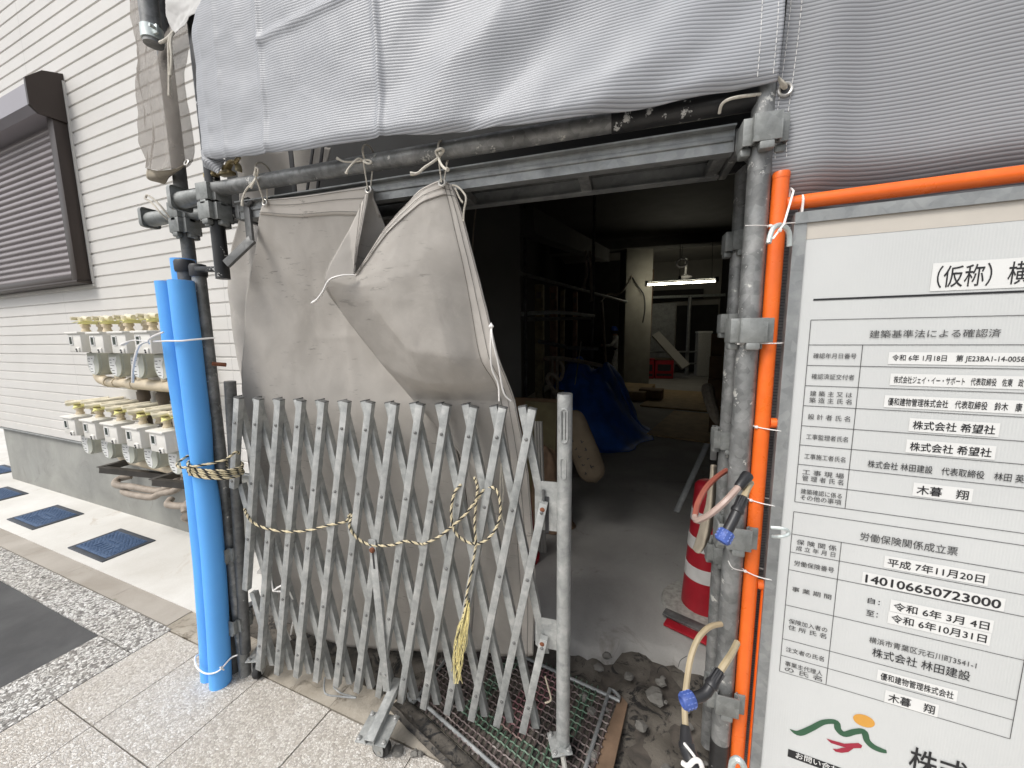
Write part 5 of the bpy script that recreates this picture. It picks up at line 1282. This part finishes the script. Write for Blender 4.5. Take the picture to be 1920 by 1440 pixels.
m = MB(); m.tube(spline([(-1.83, 1.06, .12), (-1.815, 1.02, .135), (-1.775, 1.0, .115), (-1.72, .999, .10), (-1.675, 1.02, .105), (-1.655, 1.06, .135), (-1.63, 1.075, .145)], 30), .0033, 7); m.tube(spline([(-1.665, 1.03, .12), (-1.645, 1.01, .14), (-1.64, 1.02, .12)], 8), .003, 6)
m.build('tie_cord', M['zip'], label='white cord tied round the bottom of the blue foam', cat='cord')

# ------------------------------------------------------------------ orange fence
OX, OY = .329, 1.050
t = thing('fence_panel', 'bright orange tubular fence panel carrying the notice board', 'fence', (OX, OY, 0)); fence = t
fd = Vector((.992, -.125, 0)).normalized(); fn = Vector((-fd.y, fd.x, 0))
def fp(u, n, z): return Vector((OX, OY, 0))+fd*u+fn*n+Vector((0, 0, z))
m = MB(); m.tube([(OX, OY, .02), (OX, OY, 1.908)], .0170, 24); m.lathe([(.0176, 0), (.0180, .010), (.0165, .014), (.0, .0145)], 24, T(OX, OY, 1.898)); m.build('post', M['orange'], t)
m = MB(); m.tube([fp(1.2, 0, .02), fp(1.2, 0, 1.908)], .0170, 20); m.build('post', M['orange'], t)
zr = 1.842
m = MB(); m.tube([fp(.014, 0, zr), fp(.025, 0, zr), fp(.05, 0, zr), fp(1.19, 0, zr)], [.013, .0145, .0155, .0155], 20); m.build('rail', M['orange'], t)
zr1, zr2 = dep(1440, 805, .86).z, dep(1412, 1185, .82).z
for z in (.16, zr2, zr1):
    m = MB(); m.tube([fp(.016, 0, z), fp(1.185, 0, z)], .0125, 16); m.build('rail', M['orange'], t)
for u in (.036, .62):
    m = MB(); m.tube([fp(u, .0, .172), fp(u, .0, zr2-.012)], .0115, 16); m.build('infill_bar', M['orange'], t)
# ------------------------------------------------------------------ notice board
S0 = dep(1490, 405, .84); SD = Vector((.992, -.125, 0)).normalized(); SN = Vector((-SD.y, SD.x, 0))
sign = thing('notice_board', 'white construction notice board in a galvanised angle frame with printed tables', 'sign', (S0.x, S0.y, .25), math.atan2(SD.y, SD.x))
SL = wm(sign)
SZ = .25
def sg(px, py):
    q = onv(px, py, S0[:2], SD[:2]); return ((q-S0).dot(SD), q.z)
def za(x, y): return (1420+x/2.526, 330+y/2.526)
def zb(x, y): return (1420+x/2.572, 880+y/2.572)
SW, STP, SBT = .92, 1.815, .27
def sp_(u, n, z): return SL @ Vector((u, n, z-SZ))
m = MB()
for u, s in ((.0, 1), (SW, -1)):
    m.box((u+.012*s, 0, (STP+SBT)/2-SZ), (.024, .003, STP-SBT), SL); m.box((u+.0015*s, .014, (STP+SBT)/2-SZ), (.003, .026, STP-SBT-.004), SL)
for z, s in ((STP, -1), (SBT, 1)):
    m.box((SW/2, -.0032, z+.012*s-SZ), (SW-.001, .003, .024), SL); m.box((SW/2, .014, z+.0015*s-SZ), (SW-.006, .026, .003), SL)
m.build('frame', M['galv'], sign, smooth=0)
m = MB(); m.box((SW/2, .0045, (STP+SBT)/2-SZ), (SW-.006, .004, STP-SBT-.006), SL); m.build('board', M['panel'], sign, smooth=0)
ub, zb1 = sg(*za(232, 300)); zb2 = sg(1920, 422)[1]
m = MB(); m.add([sp_(u, .0018, z) for u, z in ((.02, zb1), (SW-.02, zb1-.004), (SW-.02, STP-.018), (.02, STP-.018))], [(0, 1, 2, 3)]); m.build('top_band', M['sign_beige'], sign, smooth=0)  # thin beige band laid across the top of the board
# hooks on the left side of the frame
def hook(pts, r, name='hook'):
    m = MB(); m.tube(spline(pts, 22), r, 10); m.build(name, M['zinc_bright'], sign)
hook([dep(1480, 462, .835), dep(1480, 440, .83), dep(1474, 428, .825), dep(1462, 422, .815), dep(1450, 428, .81), dep(1444, 442, .81), dep(1441, 456, .81)], .0055)
hook([dep(1449, 1006, .77), dep(1462, 1006, .755), dep(1476, 1003, .752), dep(1478, 996, .752), dep(1468, 991, .752), dep(1446, 989, .765)], .0035)
hook([dep(1396, 1455, .71), dep(1394, 1436, .70), dep(1384, 1424, .70), dep(1374, 1428, .71), dep(1370, 1448, .72)], .0058)
# printing
def flat(polys, n, mat, name, parent=sign):
    m = MB()
    for p in polys: m.add([sp_(u, n, z) for u, z in p], [tuple(range(len(p)))])
    return m.build(name, mat, parent, smooth=0)
def hl_(u0, u1, z, w_=.0013): return [(u0, z-w_/2), (u1, z-w_/2), (u1, z+w_/2), (u0, z+w_/2)]
def vl_(u, z0, z1, w_=.0013): return [(u-w_/2, z0), (u+w_/2, z0), (u+w_/2, z1), (u-w_/2, z1)]
NI = .0012
z_ = sg(1525, 562)[1]; flat([hl_(.048, SW-.06, z_, .0042)], NI, M['ink'], 'heading_rule')
UL = .047; UC = sg(*za(500, 805))[0]
zs = [sg(1522, 600)[1]]+[sg(*za(*p))[1] for p in ((245, 800), (238, 897), (229, 993), (221, 1088), (212, 1183), (204, 1274), (197, 1366))]+[sg(*zb(*p))[1] for p in ((190, 68), (183, 157))]
UR = .47
flat([hl_(UL, SW-.07, z) for z in zs]+[vl_(UL, zs[-1], zs[0]), vl_(UC, zs[-1], zs[1]), vl_(SW-.07, zs[-1], zs[0])], NI, M['ink_g'], 'upper_table')
zs2 = [sg(*zb(*p))[1] for p in ((178, 205), (170, 313), (162, 400), (153, 485), (137, 655), (122, 818), (113, 898), (107, 975))]
UR2 = sg(*zb(1220, 1305))[0]
flat([hl_(UL, UR2, z) for z in zs2]+[vl_(UL, zs2[-1], zs2[0]), vl_(UC, zs2[-1], zs2[1]), vl_(UR2, zs2[-1], zs2[0])], NI, M['ink_g'], 'lower_table')
dg_txt = None
def text(body, pl, pr, hpx, bold=0, strip=None, mat='ink', f=za, wide=1.0):
    (u0, z0), (u1, z1) = sg(*f(*pl)), sg(*f(*pr)); zc = (z0+z1)/2
    cxp = f((pl[0]+pr[0])/2, (pl[1]+pr[1])/2 - hpx/2); cxq = f((pl[0]+pr[0])/2, (pl[1]+pr[1])/2 + hpx/2)
    hh = abs(sg(*cxp)[1]-sg(*cxq)[1])
    c = bpy.data.curves.new('lettering', 'FONT'); c.body = body; c.resolution_u = 3
    o = bpy.data.objects.new('lettering', c); COL.objects.link(o)
    dg = bpy.context.evaluated_depsgraph_get(); dg.update()
    me = bpy.data.meshes.new_from_object(o.evaluated_get(dg)); bpy.data.objects.remove(o); bpy.data.curves.remove(c)
    xs = [v.co.x for v in me.vertices]; ys = [v.co.y for v in me.vertices]
    x0, x1, y0, y1 = min(xs), max(xs), min(ys), max(ys)
    sx = (u1-u0)/(x1-x0); sy = hh/(y1-y0)
    parent = sign
    if strip:
        a, b = strip
        s = flat([[(u0-a, zc-hh/2-b), (u1+a, zc-hh/2-b), (u1+a, zc+hh/2+b), (u0-a, zc+hh/2+b)]], .0011, M['strip'], 'label_strip'); parent = s
    m = MB()
    for q, (ox, oz) in enumerate(((0, 0), (1, 0), (-1, 0), (0, 1), (0, -1)) if bold else ((0, 0),)):
        m.add([sp_(u0+(v.co.x-x0+ox*bold*.8)*sx, .0005-.00004*q, zc-hh/2+(v.co.y-y0+oz*bold*.8)*sy) for v in me.vertices], [tuple(p.vertices) for p in me.polygons])
    bpy.data.meshes.remove(me)
    return m.build('lettering', M[mat], parent, smooth=0)
st = (.006, .005)
text('（仮称）横', (852, 478), (1292, 455), 108, .006, (.008, .006))
text('建築基準法による確認済', (533, 745), (1155, 747), 38, .004, mat='ink_g')
text('確認年月日番号', (265, 852), (470, 852), 25, .006, mat='ink_g')
text('令和 6年 1月18日　第 JE23BA1-14-0058', (640, 862), (1268, 870), 36, .014, st)
text('確認済証交付者', (257, 950), (460, 953), 26, .006, mat='ink_g')
text('株式会社ジェイ・イー・サポート　代表取締役　佐東　政', (648, 960), (1262, 985), 36, .014, st)
text('建 築 主 又 は', (250, 1030), (450, 1037), 25, .006, mat='ink_g')
text('築 造 主 氏 名', (247, 1060), (447, 1071), 25, .006, mat='ink_g')
text('優和建物管理株式会社　代表取締役　鈴木　康', (620, 1065), (1255, 1100), 38, .016, st)
text('設 計 者 氏 名', (240, 1140), (440, 1150), 26, .006, mat='ink_g')
text('株式会社 希望社', (738, 1178), (1128, 1205), 42, .018, st)
text('工事監理者氏名', (232, 1235), (430, 1248), 26, .006, mat='ink_g')
text('株式会社 希望社', (724, 1280), (1110, 1312), 42, .018, st)
text('工事施工者氏名', (223, 1328), (418, 1343), 26, .006, mat='ink_g')
text('株式会社 林田建設　代表取締役　林田 英', (533, -22), (1290, 42), 38, .006, f=zb)
text('工 事 現 場', (218, 10), (418, 36), 26, .006, mat='ink_g', f=zb)
text('管 理 者 氏 名', (217, 40), (415, 66), 26, .006, mat='ink_g', f=zb)
text('木暮　翔', (770, 100), (1020, 125), 44, .018, st, f=zb)
text('建築確認に係る', (210, 104), (408, 131), 25, .006, mat='ink_g', f=zb)
text('その他の事項', (208, 133), (405, 161), 25, .006, mat='ink_g', f=zb)
text('労働保険関係成立票', (497, 322), (968, 398), 42, .004, mat='ink_g', f=zb)
text('保 険 関 係', (190, 349), (382, 383), 26, .006, mat='ink_g', f=zb)
text('成 立 年 月 日', (187, 379), (376, 413), 24, .006, mat='ink_g', f=zb)
text('平成 7年11月20日', (630, 450), (1097, 530), 40, .018, st, f=zb)
text('労働保険番号', (178, 451), (370, 488), 26, .006, mat='ink_g', f=zb)
text('140106650723000', (523, 527), (1175, 653), 40, .026, st, f=zb)
text('事 業 期 間', (168, 577), (357, 617), 24, .006, mat='ink_g', f=zb)
text('自：', (533, 632), (592, 643), 28, .006, f=zb)
text('令和 6年 3月 4日', (658, 663), (1120, 755), 40, .018, st, f=zb)
text('至：', (525, 692), (582, 702), 28, .006, f=zb)
text('令和 6年10月31日', (647, 722), (1107, 815), 40, .018, st, f=zb)
text('保険加入者の', (152, 732), (338, 776), 24, .006, mat='ink_g', f=zb)
text('住 所 氏 名', (150, 762), (333, 806), 24, .006, mat='ink_g', f=zb)
text('横浜市青葉区元石川町3541-1', (540, 822), (1058, 947), 32, .004, mat='ink_g', f=zb)
text('株式会社 林田建設', (555, 882), (1028, 1000), 46, .006, f=zb)
text('注文者の氏名', (138, 868), (322, 916), 24, .006, mat='ink_g', f=zb)
text('優和建物管理株式会社', (595, 1000), (948, 1090), 36, .018, st, f=zb)
text('事業主代理人', (134, 937), (315, 985), 24, .006, mat='ink_g', f=zb)
text('の 氏 名', (132, 962), (312, 1013), 24, .006, mat='ink_g', f=zb)
text('木暮　翔', (632, 1103), (857, 1160), 42, .018, st, f=zb)
text('株式会社', (735, 1395), (1330, 1590), 130, .012, f=zb)
# emblem: a green ridge, an orange disc and a crimson stroke
def bandp(cl, ws, n=60):
    pts = spline([Vector((*sg(*zb(*p)), 0)) for p in cl], n); wv = spline([Vector((w_, 0, 0)) for w_ in ws], n)
    polys = []; L_ = []; R_ = []
    for i, p in enumerate(pts):
        t_ = (pts[min(i+1, n-1)]-pts[max(i-1, 0)]).normalized(); nn = Vector((-t_.y, t_.x, 0)); L_.append(p+nn*wv[i].x/2); R_.append(p-nn*wv[i].x/2)
    for i in range(n-1): polys.append([L_[i][:2], L_[i+1][:2], R_[i+1][:2], R_[i][:2]])
    return polys
gw = [.002, .014, .014, .0125, .013, .014, .014, .014, .0135, .013, .014, .012, .008]
flat(bandp([(158, 1256), (200, 1275), (260, 1252), (320, 1222), (380, 1222), (390, 1255), (420, 1280), (470, 1268), (515, 1268), (530, 1310), (560, 1340), (600, 1358), (625, 1364)], gw), NI, M['logo_g'], 'emblem_ridge')
cx, cz = sg(*zb(515, 1215)); rx = abs(sg(*zb(570, 1217))[0]-cx); rz = abs(sg(*zb(515, 1186))[1]-cz)
flat([[(cx+rx*math.cos(q), cz+rz*math.sin(q)) for q in [2*math.pi*i/36 for i in range(36)]]], NI, M['logo_o'], 'emblem_disc')
flat([[sg(*zb(*p)) for p in q] for q in ([(333, 1300), (365, 1310), (420, 1325), (490, 1322), (507, 1335), (502, 1347), (440, 1348), (395, 1335), (355, 1322)], [(440, 1345), (468, 1346), (440, 1366), (405, 1370), (378, 1364), (364, 1350), (385, 1352), (410, 1345)])], NI, M['logo_r'], 'emblem_stroke')
q = [sg(*zb(150, 1351)), sg(*zb(148, 1388))]
u1 = .30; flat([[(q[0][0], q[1][1]), (u1, q[1][1]), (u1, q[0][1]), (q[0][0], q[0][1])]], .0016, M['ink'], 'enquiry_bar')
o = text('お問い合わせ', (185, 1385), (440, 1462), 30, .014, mat='strip', f=zb)
for x, y in ((1040, 455), (1010, 652), (535, 1200)):
    pass
# white nylon ties
def tie_ring(c, rx, ry, z, tail, label, tilt=(0, 0)):
    m = MB(); pts = []
    for i in range(24):
        q = 2*math.pi*i/24; pts.append(Vector((c[0]+rx*math.cos(q), c[1]+ry*math.sin(q), z+tilt[0]*math.cos(q)+tilt[1]*math.sin(q))))
    m.tube(pts, .0022, 6, closed=True, flat=.6)
    m.box((c[0]-rx*.9, c[1]-ry*.55, z-tilt[0]*.9), (.007, .006, .006), None, .0015)
    if tail: m.tube(spline([Vector((c[0]-rx*.9, c[1]-ry*.55, z-tilt[0]*.9))]+[Vector(p) for p in tail], 14), .002, 6, flat=.6)
    return m.build('cable_tie', M['zip'], label=label, cat='cable tie', group='white cable ties')
z1 = dep(1445, 421, .85).z
tie_ring((OX+.012, OY-.002), .034, .024, z1, [(OX-.045, OY-.024, z1+.001), (OX-.072, OY-.024, z1+.003)], 'white cable tie with a long tail round the orange post by the upper hook')
m = MB(); m.tube([dep(1488, 358, .835), dep(1470, 420, .80), dep(1449, 448, .80)], .0024, 6, flat=.6); m.tube([dep(1488, 358, .835), dep(1483, 352, .86), dep(1478, 380, .86)], .0024, 6, flat=.6); m.box(dep(1462, 432, .798), (.007, .007, .007), None, .0015)
m.build('cable_tie', M['zip'], label='white cable tie slanting from the orange rail down to the upper hook', cat='cable tie', group='white cable ties')
q = fp(.042, 0, zr); m = MB(); m.tube([q+fn*(.0172*math.cos(a))+Vector((0, 0, .0172*math.sin(a)-.004)) for a in [2*math.pi*i/20 for i in range(20)]], .0024, 6, closed=True, flat=1); m.tube([q-fn*.0172, q-fn*.016+Vector((0, 0, -.03))], .0024, 6)
m.build('cable_tie', M['zip'], label='white cable tie wrapped upright round the top orange rail', cat='cable tie', group='white cable ties')
for py, px0, lb, tl in ((645, 1390, 'white cable tie joining the orange post to the front scaffold pole at mid height', 1), (821, 1412, 'white cable tie round the orange post below mid height, without a tail', 0), (981, 1392, 'white cable tie round the orange post beside the upper blue coupling', 0), (1140, 1362, 'white cable tie with a thin tail low on the orange post', 2)):
    z = dep(1430, py, .84).z
    if tl == 1: tie_ring(((OX+XR)/2, (OY+YR)/2-.001), .052, .034, z, None, lb)
    elif tl == 2: tie_ring((OX+.018, OY-.002), .040, .024, z-.005, [(OX-.05, OY-.03, z+.012), (OX-.062, OY-.03, z+.03)], lb, (-.006, .0))
    else: tie_ring((OX+.022, OY), .042, .022, z, None, lb, (-.004, 0))
# ------------------------------------------------------------------ hoses and couplings
def coupling(base, dirn, drop, label):
    """black barbed connector with a blue ribbed collar"""
    t = thing('hose_coupling', label, 'coupling', base, 0, 'blue and black hose couplings'); d = Vector(dirn).normalized(); e = Vector(drop).normalized()
    b = Vector(base); F = frame(b, d.orthogonal(), d) @ Matrix.Diagonal((.82, .82, 1, 1))
    m = MB(); m.lathe([(.0085, -.002), (.010, .0), (.014, .026), (.016, .030), (.016, .036), (.013, .038)], 18, F)
    for i in range(8):
        q = 2*math.pi*i/8; m.box((.0125*math.cos(q), .0125*math.sin(q), .014), (.003, .003, .026), F)
    m.tube([b+d*.034, b+d*.050, b+d*.056+e*.008, b+d*.058+e*.03], .0108, 16); m.build('barb', M['con_k'], t)
    c = b+d*.058+e*.026; F2 = frame(c, e.orthogonal(), e) @ Matrix.Diagonal((.84, .84, .9, 1)); m = MB()
    m.lathe([(.0165, 0), (.0185, .003), (.0190, .012), (.0185, .026), (.016, .030), (.012, .031), (.011, .024)], 26, F2)
    for i in range(11):
        q = 2*math.pi*i/11
        for k_ in range(3): m.box((.0188*math.cos(q), .0188*math.sin(q), .006+.008*k_), (.0022, .0022, .0050), F2, 0, 1)
    m.build('collar', [plain('blue collar', (.06, .11, .36), .5, 0, .3, 60), plain('pale blue marks', (.13, .19, .46), .6)], t)
    return t
c1 = dep(1344, 1245, .80); coupling(dep(1350, 1258, .80), dep(1340, 1274, .795)-dep(1350, 1258, .80), dep(1300, 1296, .79)-dep(1330, 1287, .795), 'lower blue and black hose coupling hanging in front of the scaffold pole')
cord([dep(1382, 1205, .86), dep(1372, 1225, .83), dep(1362, 1240, .81), dep(1349, 1260, .80)], .0070, 'hose', 'yellowed hose end running down into the lower blue coupling', 'hose', 'hose', 24)
coupling(dep(1394, 932, .83), dep(1386, 950, .825)-dep(1394, 932, .83), dep(1368, 980, .82)-dep(1380, 958, .825), 'upper blue and black hose coupling tucked behind the orange post')
cord([dep(1408, 905, .87), dep(1402, 915, .85), dep(1394, 934, .83)], .0070, 'hose', 'short yellowed hose stub above the upper blue coupling', 'hose', 'hose', 16)
cord([dep(1402, 893, .86), dep(1384, 914, .84), dep(1360, 940, .83), dep(1335, 962, .84), dep(1318, 972, .86), dep(1306, 976, .88), dep(1303, 968, .90)], .0070, 'hose', 'pinkish clear hose bending back in front of the cone', 'hose', 'hose_p', 40)
cord([dep(1303, 968, .90), dep(1308, 945, .93), dep(1322, 918, .96), dep(1340, 898, 1.0), dep(1362, 882, 1.04)], .0070, 'hose', 'red air hose curving up behind the scaffold pole', 'hose', 'hose_r', 30)
m = MB(); a, b = dep(1384, 914, .84), dep(1402, 891, .86); F = frame(a, (b-a).orthogonal(), b-a); m.lathe([(.0075, 0), (.0100, .004), (.0115, .03), (.0125, .034), (.0125, .045)], 16, F); m.build('hose_coupling', M['con_k'], label='black barbed connector at the top of the pinkish hose', cat='coupling')
cord([dep(1352, 1170, 1.0), dep(1330, 1176, .98), dep(1310, 1196, .96), dep(1296, 1230, .94), dep(1288, 1275, .92), dep(1284, 1320, .90), dep(1285, 1362, .88)], .0070, 'hose', 'yellowed hose arching out from the rear pole to the ground', 'hose', 'hose', 44)
t = thing('hose_coupling', 'black coupling on the ground at the end of the arching hose', 'coupling', dep(1290, 1420, .83), 0, 'blue and black hose couplings')
m = MB(); a, b, c = dep(1285, 1360, .88), dep(1287, 1392, .86), dep(1300, 1432, .83); F = frame(a, (b-a).orthogonal(), b-a); m.lathe([(.009, 0), (.0105, .003), (.0150, .03), (.017, .033), (.017, .042)], 16, F); m.tube(spline([b, dep(1290, 1408, .85), c, dep(1312, 1455, .82)], 10), .017, 14); m.build('barb', M['con_k'], t)
m = MB(); m.tube(spline([dep(1283, 1394, .84), dep(1296, 1410, .82), dep(1306, 1424, .81)], 10), .003, 6); m.tube(spline([dep(1279, 1430, .82), dep(1290, 1436, .81), dep(1302, 1426, .805), dep(1312, 1428, .80), dep(1318, 1445, .80)], 18), .0052, 8); m.build('wire_clip', M['zip'], t)
# work cloth hanging on the pole
a = dep(1338, 870, 1.12)
P = csurf([[dep(1334, 872, 1.10), dep(1338, 872, 1.08), dep(1343, 872, 1.1)], [dep(1324, 945, 1.10), dep(1332, 950, 1.07), dep(1340, 950, 1.1)], [dep(1306, 1010, 1.12), dep(1322, 1012, 1.06), dep(1335, 990, 1.1)], [dep(1299, 1030, 1.12), dep(1312, 1037, 1.07), dep(1330, 1010, 1.1)]], 30, 18)
for r in P:
    for p in r: p.y += .008*fbm(p.x*25, p.z*16, 2)
m = MB(); m.grid(P); m.build('work_cloth', M['rag'], smooth=80, solid=.003, label='dirty beige cloth bag hanging on the rear pole in front of the cone', cat='cloth')
# traffic cone
cb = atz(1318, 1138, .05); cone = thing('traffic_cone', 'tall red and white striped traffic cone behind the right poles', 'cone', (cb.x, cb.y, .045)); L = wm(cone)
H_ = .715
def rc_(z): return .112-(.112-.072)*(z/H_)**1.0
prof = [(rc_(H_*i/30), .02+(H_-.03)*i/30) for i in range(31)]+[(.062, H_+.004), (.045, H_+.014), (.0, H_+.018)]
m = MB(); m.lathe(prof, 36, L); m.build('body', M['red'], cone)
for z0, z1 in ((.20, .275), (.365, .435), (.515, .575)):
    m = MB(); m.lathe([(rc_(z0-.02*H_/H_)-.001, z0), (rc_(z0-.02)+.0018, z0+.001), (rc_(z1-.02)+.0018, z1-.001), (rc_(z1-.02)-.001, z1)], 36, L); m.build('reflective_band', M['refl'], cone)
m = MB(); m.lathe([(.21, 0), (.215, .006), (.205, .022), (.13, .03), (.118, .03)], 40, L); m.build('base', M['cast'], cone)
a, b = atz(1245, 1150, .05), atz(1345, 1195, .06)
for i, (z, mt, lb) in enumerate(((.062, 'dark_tube', 'dark rubber weight ring slab in front of the cone'), (.05, 'red', 'red plastic board lying at the foot of the cone'))):
    o = Vector((-.0, -.06*i, 0)); F = frame((a+b)/2+o+Vector((0, 0, z-.05)), b-a, (0, 0, 1)); m = MB(); m.box((0, 0, 0), ((b-a).length, .055, .012), F, .003); m.build('floor_strip', M[mt], label=lb, cat='strip')

# ------------------------------------------------------------------ wire mesh panel by the caster
q0, q1, q2, q3 = Vector((-.865, 1.215, 0)), Vector((-.10, .925, 0)), Vector((.02, 1.484, 0)), Vector((-.80, 1.655, 0))
mc = (q0+q1+q2+q3)/4; mr = math.atan2(q1.y-q0.y, q1.x-q0.x)
mat_ = thing('wire_mesh_panel', 'framed woven wire panel with green and pink paint lying under the gate post', 'wire mesh', (mc.x, mc.y, .014), mr); ML = wm(mat_)
Mi = ML.inverted(); QL = [Mi @ Vector((p.x, p.y, .014)) for p in (q0, q1, q2, q3)]
g1 = Mi @ Vector((-.34, 1.36, 0)); GX, GY = g1.x, g1.y
M['wire'] = mk_wire()
def ql(u, v, z=0): p = QL[0]*(1-u)*(1-v)+QL[1]*u*(1-v)+QL[2]*u*v+QL[3]*(1-u)*v; p.z = z; return p
m = MB(); cor = []
for i, (u, v) in enumerate(((0, 0), (1, 0), (1, 1), (0, 1))):
    for k_ in range(5):
        a = math.pi/2*k_/4; r_ = .06
        du = (1 if u == 0 else -1)*r_; dv = (1 if v == 0 else -1)*r_
        if i in (0, 2): cu, cv = u+du*(1-math.sin(a)), v+dv*(1-math.cos(a))
        else: cu, cv = u+du*(1-math.cos(a)), v+dv*(1-math.sin(a))
        cor.append(ML @ ql(cu, cv, .008))
m.tube(cor, .0075, 10, closed=True); m.build('frame', M['galv'], mat_)
for ax, (na, nb) in enumerate(((34, 20), (20, 34))):
    m = MB()
    cnt = 19 if ax == 0 else 34
    for i in range(1, cnt):
        f = i/cnt; pts = []; nseg = (30 if ax == 0 else 20)*2
        for k_ in range(nseg+1):
            s_ = .02+.96*k_/nseg; z = .006+.0026*math.cos(math.pi*k_+math.pi*i) + .004*fbm(s_*5, f*5, 2)
            jig = .014*fbm(s_*6+i*3.3, f*9, 4)
            u, v = (s_, f+jig*.5) if ax == 0 else (f+jig*.4, s_)
            pts.append(ML @ ql(u, v, z))
        m.tube(pts, .0033, 4)
    m.build('woven_wires', M['wire'], mat_, smooth=60)
m = MB(); zz = .0085; a = [ML @ ql(u, v, 0) for u, v in ((.01, .02), (.99, .02), (.99, .98), (.01, .98))]
m.add([Vector((p.x, p.y, z)) for z in (-.004, zz) for p in a], [(3, 2, 1, 0), (4, 5, 6, 7)]+[(i, (i+1) % 4, 4+(i+1) % 4, 4+i) for i in range(4)])
m.build('base_board', M['dirt'], smooth=0, label='dirt caked board lying under the woven wire panel', cat='board')
# plywood offcut and a black strip under the panel
m = MB(); a = [Vector((.045, 1.46, 0)), Vector((.015, 1.49, 0)), Vector((-.16, .90, 0)), Vector((-.065, .885, 0))]
m.add([p+Vector((0, 0, z)) for z in (-.004, .010) for p in a], [(3, 2, 1, 0), (4, 5, 6, 7)]+[(i, (i+1) % 4, 4+(i+1) % 4, 4+i) for i in range(4)])
m.build('plywood_strip', M['wood'], smooth=0, label='weathered orange plywood strip showing along the edge of the wire panel', cat='plywood')
P = []
for i in range(60):
    s_ = i/59; c = q0.lerp(q1, s_*1.02-.02); nrm_ = Vector((.36, .93, 0))
    P.append([c-nrm_*(.075-.015*j) - Vector((0, 0, -.016-.006*fbm(s_*9, j)-(.012 if j == 1 else 0))) for j in range(6)])
m = MB(); m.grid(P); m.build('rubber_strip', M['black_band'], smooth=60, solid=.004, label='dirty black strip lying along the near edge of the wire panel', cat='strip')
# rubble
rr = random.Random(12); rocks = []
for i in range(46):
    x = rr.uniform(-.1, .45) if i < 26 else rr.uniform(-1.7, -.1); y = rr.uniform(1.2, 1.68) if i < 26 else rr.uniform(1.14, 1.6)
    if i >= 26 and i < 36: x = rr.uniform(-.95, -.45); y = 1.03+rr.uniform(-.03, .03)
    s_ = rr.choice([.008, .010, .014, .02]) if i > 3 else [.036, .024, .02, .02][i]
    m = MB(); bm = bmesh.new(); bmesh.ops.create_icosphere(bm, subdivisions=2, radius=s_)
    vs = []
    for v_ in bm.verts:
        d = 1+.55*noise.noise(v_.co*(1.4/s_)+Vector((i*3.1, 0, 0))); vs.append((x+v_.co.x*d*1.1, y+v_.co.y*d, .012+v_.co.z*d*.55+s_*.2))
    m.add(vs, [[v_.index for v_ in f.verts] for f in bm.faces]); bm.free()
    rocks.append(m)
big = MB()
for k_, m in enumerate(rocks):
    if k_ < 4: m.build('concrete_lump', M['rock'], smooth=25, label=['largest broken concrete lump on the dirt below the arching hose', 'broken concrete lump on the dirt, second largest', 'grey concrete chunk on the dirt between the wire panel and the hose', 'small concrete chunk on the dirt near the slab edge'][k_], cat='rubble', group='concrete lumps')
    else: big.add(m.v, m.f)
big.build('gravel', M['rock'], smooth=25, kind='stuff', label='loose gravel and grit scattered over the dirt at the site edge', cat='gravel')
m = MB(); m.tube(spline([atz(1232, 1262, .02), atz(1236, 1252, .06), atz(1246, 1250, .07), atz(1254, 1258, .04)], 14), .0015, 5); m.tube(spline([atz(1272, 1250, .02), atz(1276, 1238, .06), atz(1288, 1230, .07)], 10), .0012, 5); m.build('wire_scrap', M['cap'], label='thin loops of scrap wire on the slab edge', cat='wire')

# dark strips stand in for the shaded gaps between cloth pieces above the curtain
for (xa_, ya_, xb_, yb_, wd_, lb) in ((545, 285, 552, 352, .022, 'broad black strip for a dark gap behind the tube above the curtain'), (586, 285, 577, 350, .012, 'slanting thin black strip for a dark gap behind the tube above the curtain'), (604, 284, 596, 348, .014, 'upright black strip for a dark gap behind the tube above the curtain, nearest the middle cord')):
    a, b = aty(xa_, ya_, 1.27), aty(xb_, yb_, 1.27); F = frame((a+b)/2, b-a, (0, -1, 0)); m = MB(); m.box((0, 0, 0), ((b-a).length+.1, wd_, .004), F, .001)
    m.build('gap_strip', M['cap'], label=lb, cat='gap_strip', group='dark gap strips above the curtain')

for i, (px, py, d, sx, sy, sz, mt, lb) in enumerate(((1062, 735, 5.0, .30, .25, .45, 'card', 'open brown carton standing left of the blue tarpaulin'), (1040, 735, 5.4, .25, .3, .7, 'card2', 'tall dusty carton behind the grey cart handle'), (1222, 716, 8.6, .5, .35, .25, 'card', 'flat carton lying right of the blue tarpaulin near the pillar'))):
    q = dep(px, py, d); t = thing('cardboard_box', lb, 'box', (q.x, q.y, .045), .3-.25*i); L = wm(t)
    m = MB(); m.box((0, 0, sz/2), (sx, sy, sz), L, .008); m.build('carton', M[mt], t)
    m = MB(); m.box((0, 0, sz+.001), (.05, sy+.004, .003), L); m.box((sx*.25, -sy/2-.03, sz-.01), (sx*.5, .07, .004), L @ T(0, 0, 0)); m.build('flap', M[mt], t)
for i, (p0, p1, d, mt, lb) in enumerate((((1010, 640), (1060, 650), 5.6, 'galv', 'short steel tube lying across the dark rack below the lower rail'), ((1090, 640), (1076, 735), 5.3, 'room_w', 'pale board standing on edge behind the blue tarpaulin'), ((1128, 560), (1136, 690), 9.0, 'conduit', 'taupe tube standing upright left of the pale pillar'))):
    a, b = dep(*p0, d), dep(*p1, d+.2); m = MB(); m.tube([a, b], .03, 10, flat=1.0 if mt != 'room_w' else .3); m.build('pipe' if mt != 'room_w' else 'board', M[mt], label=lb, cat='pipe' if mt != 'room_w' else 'board')
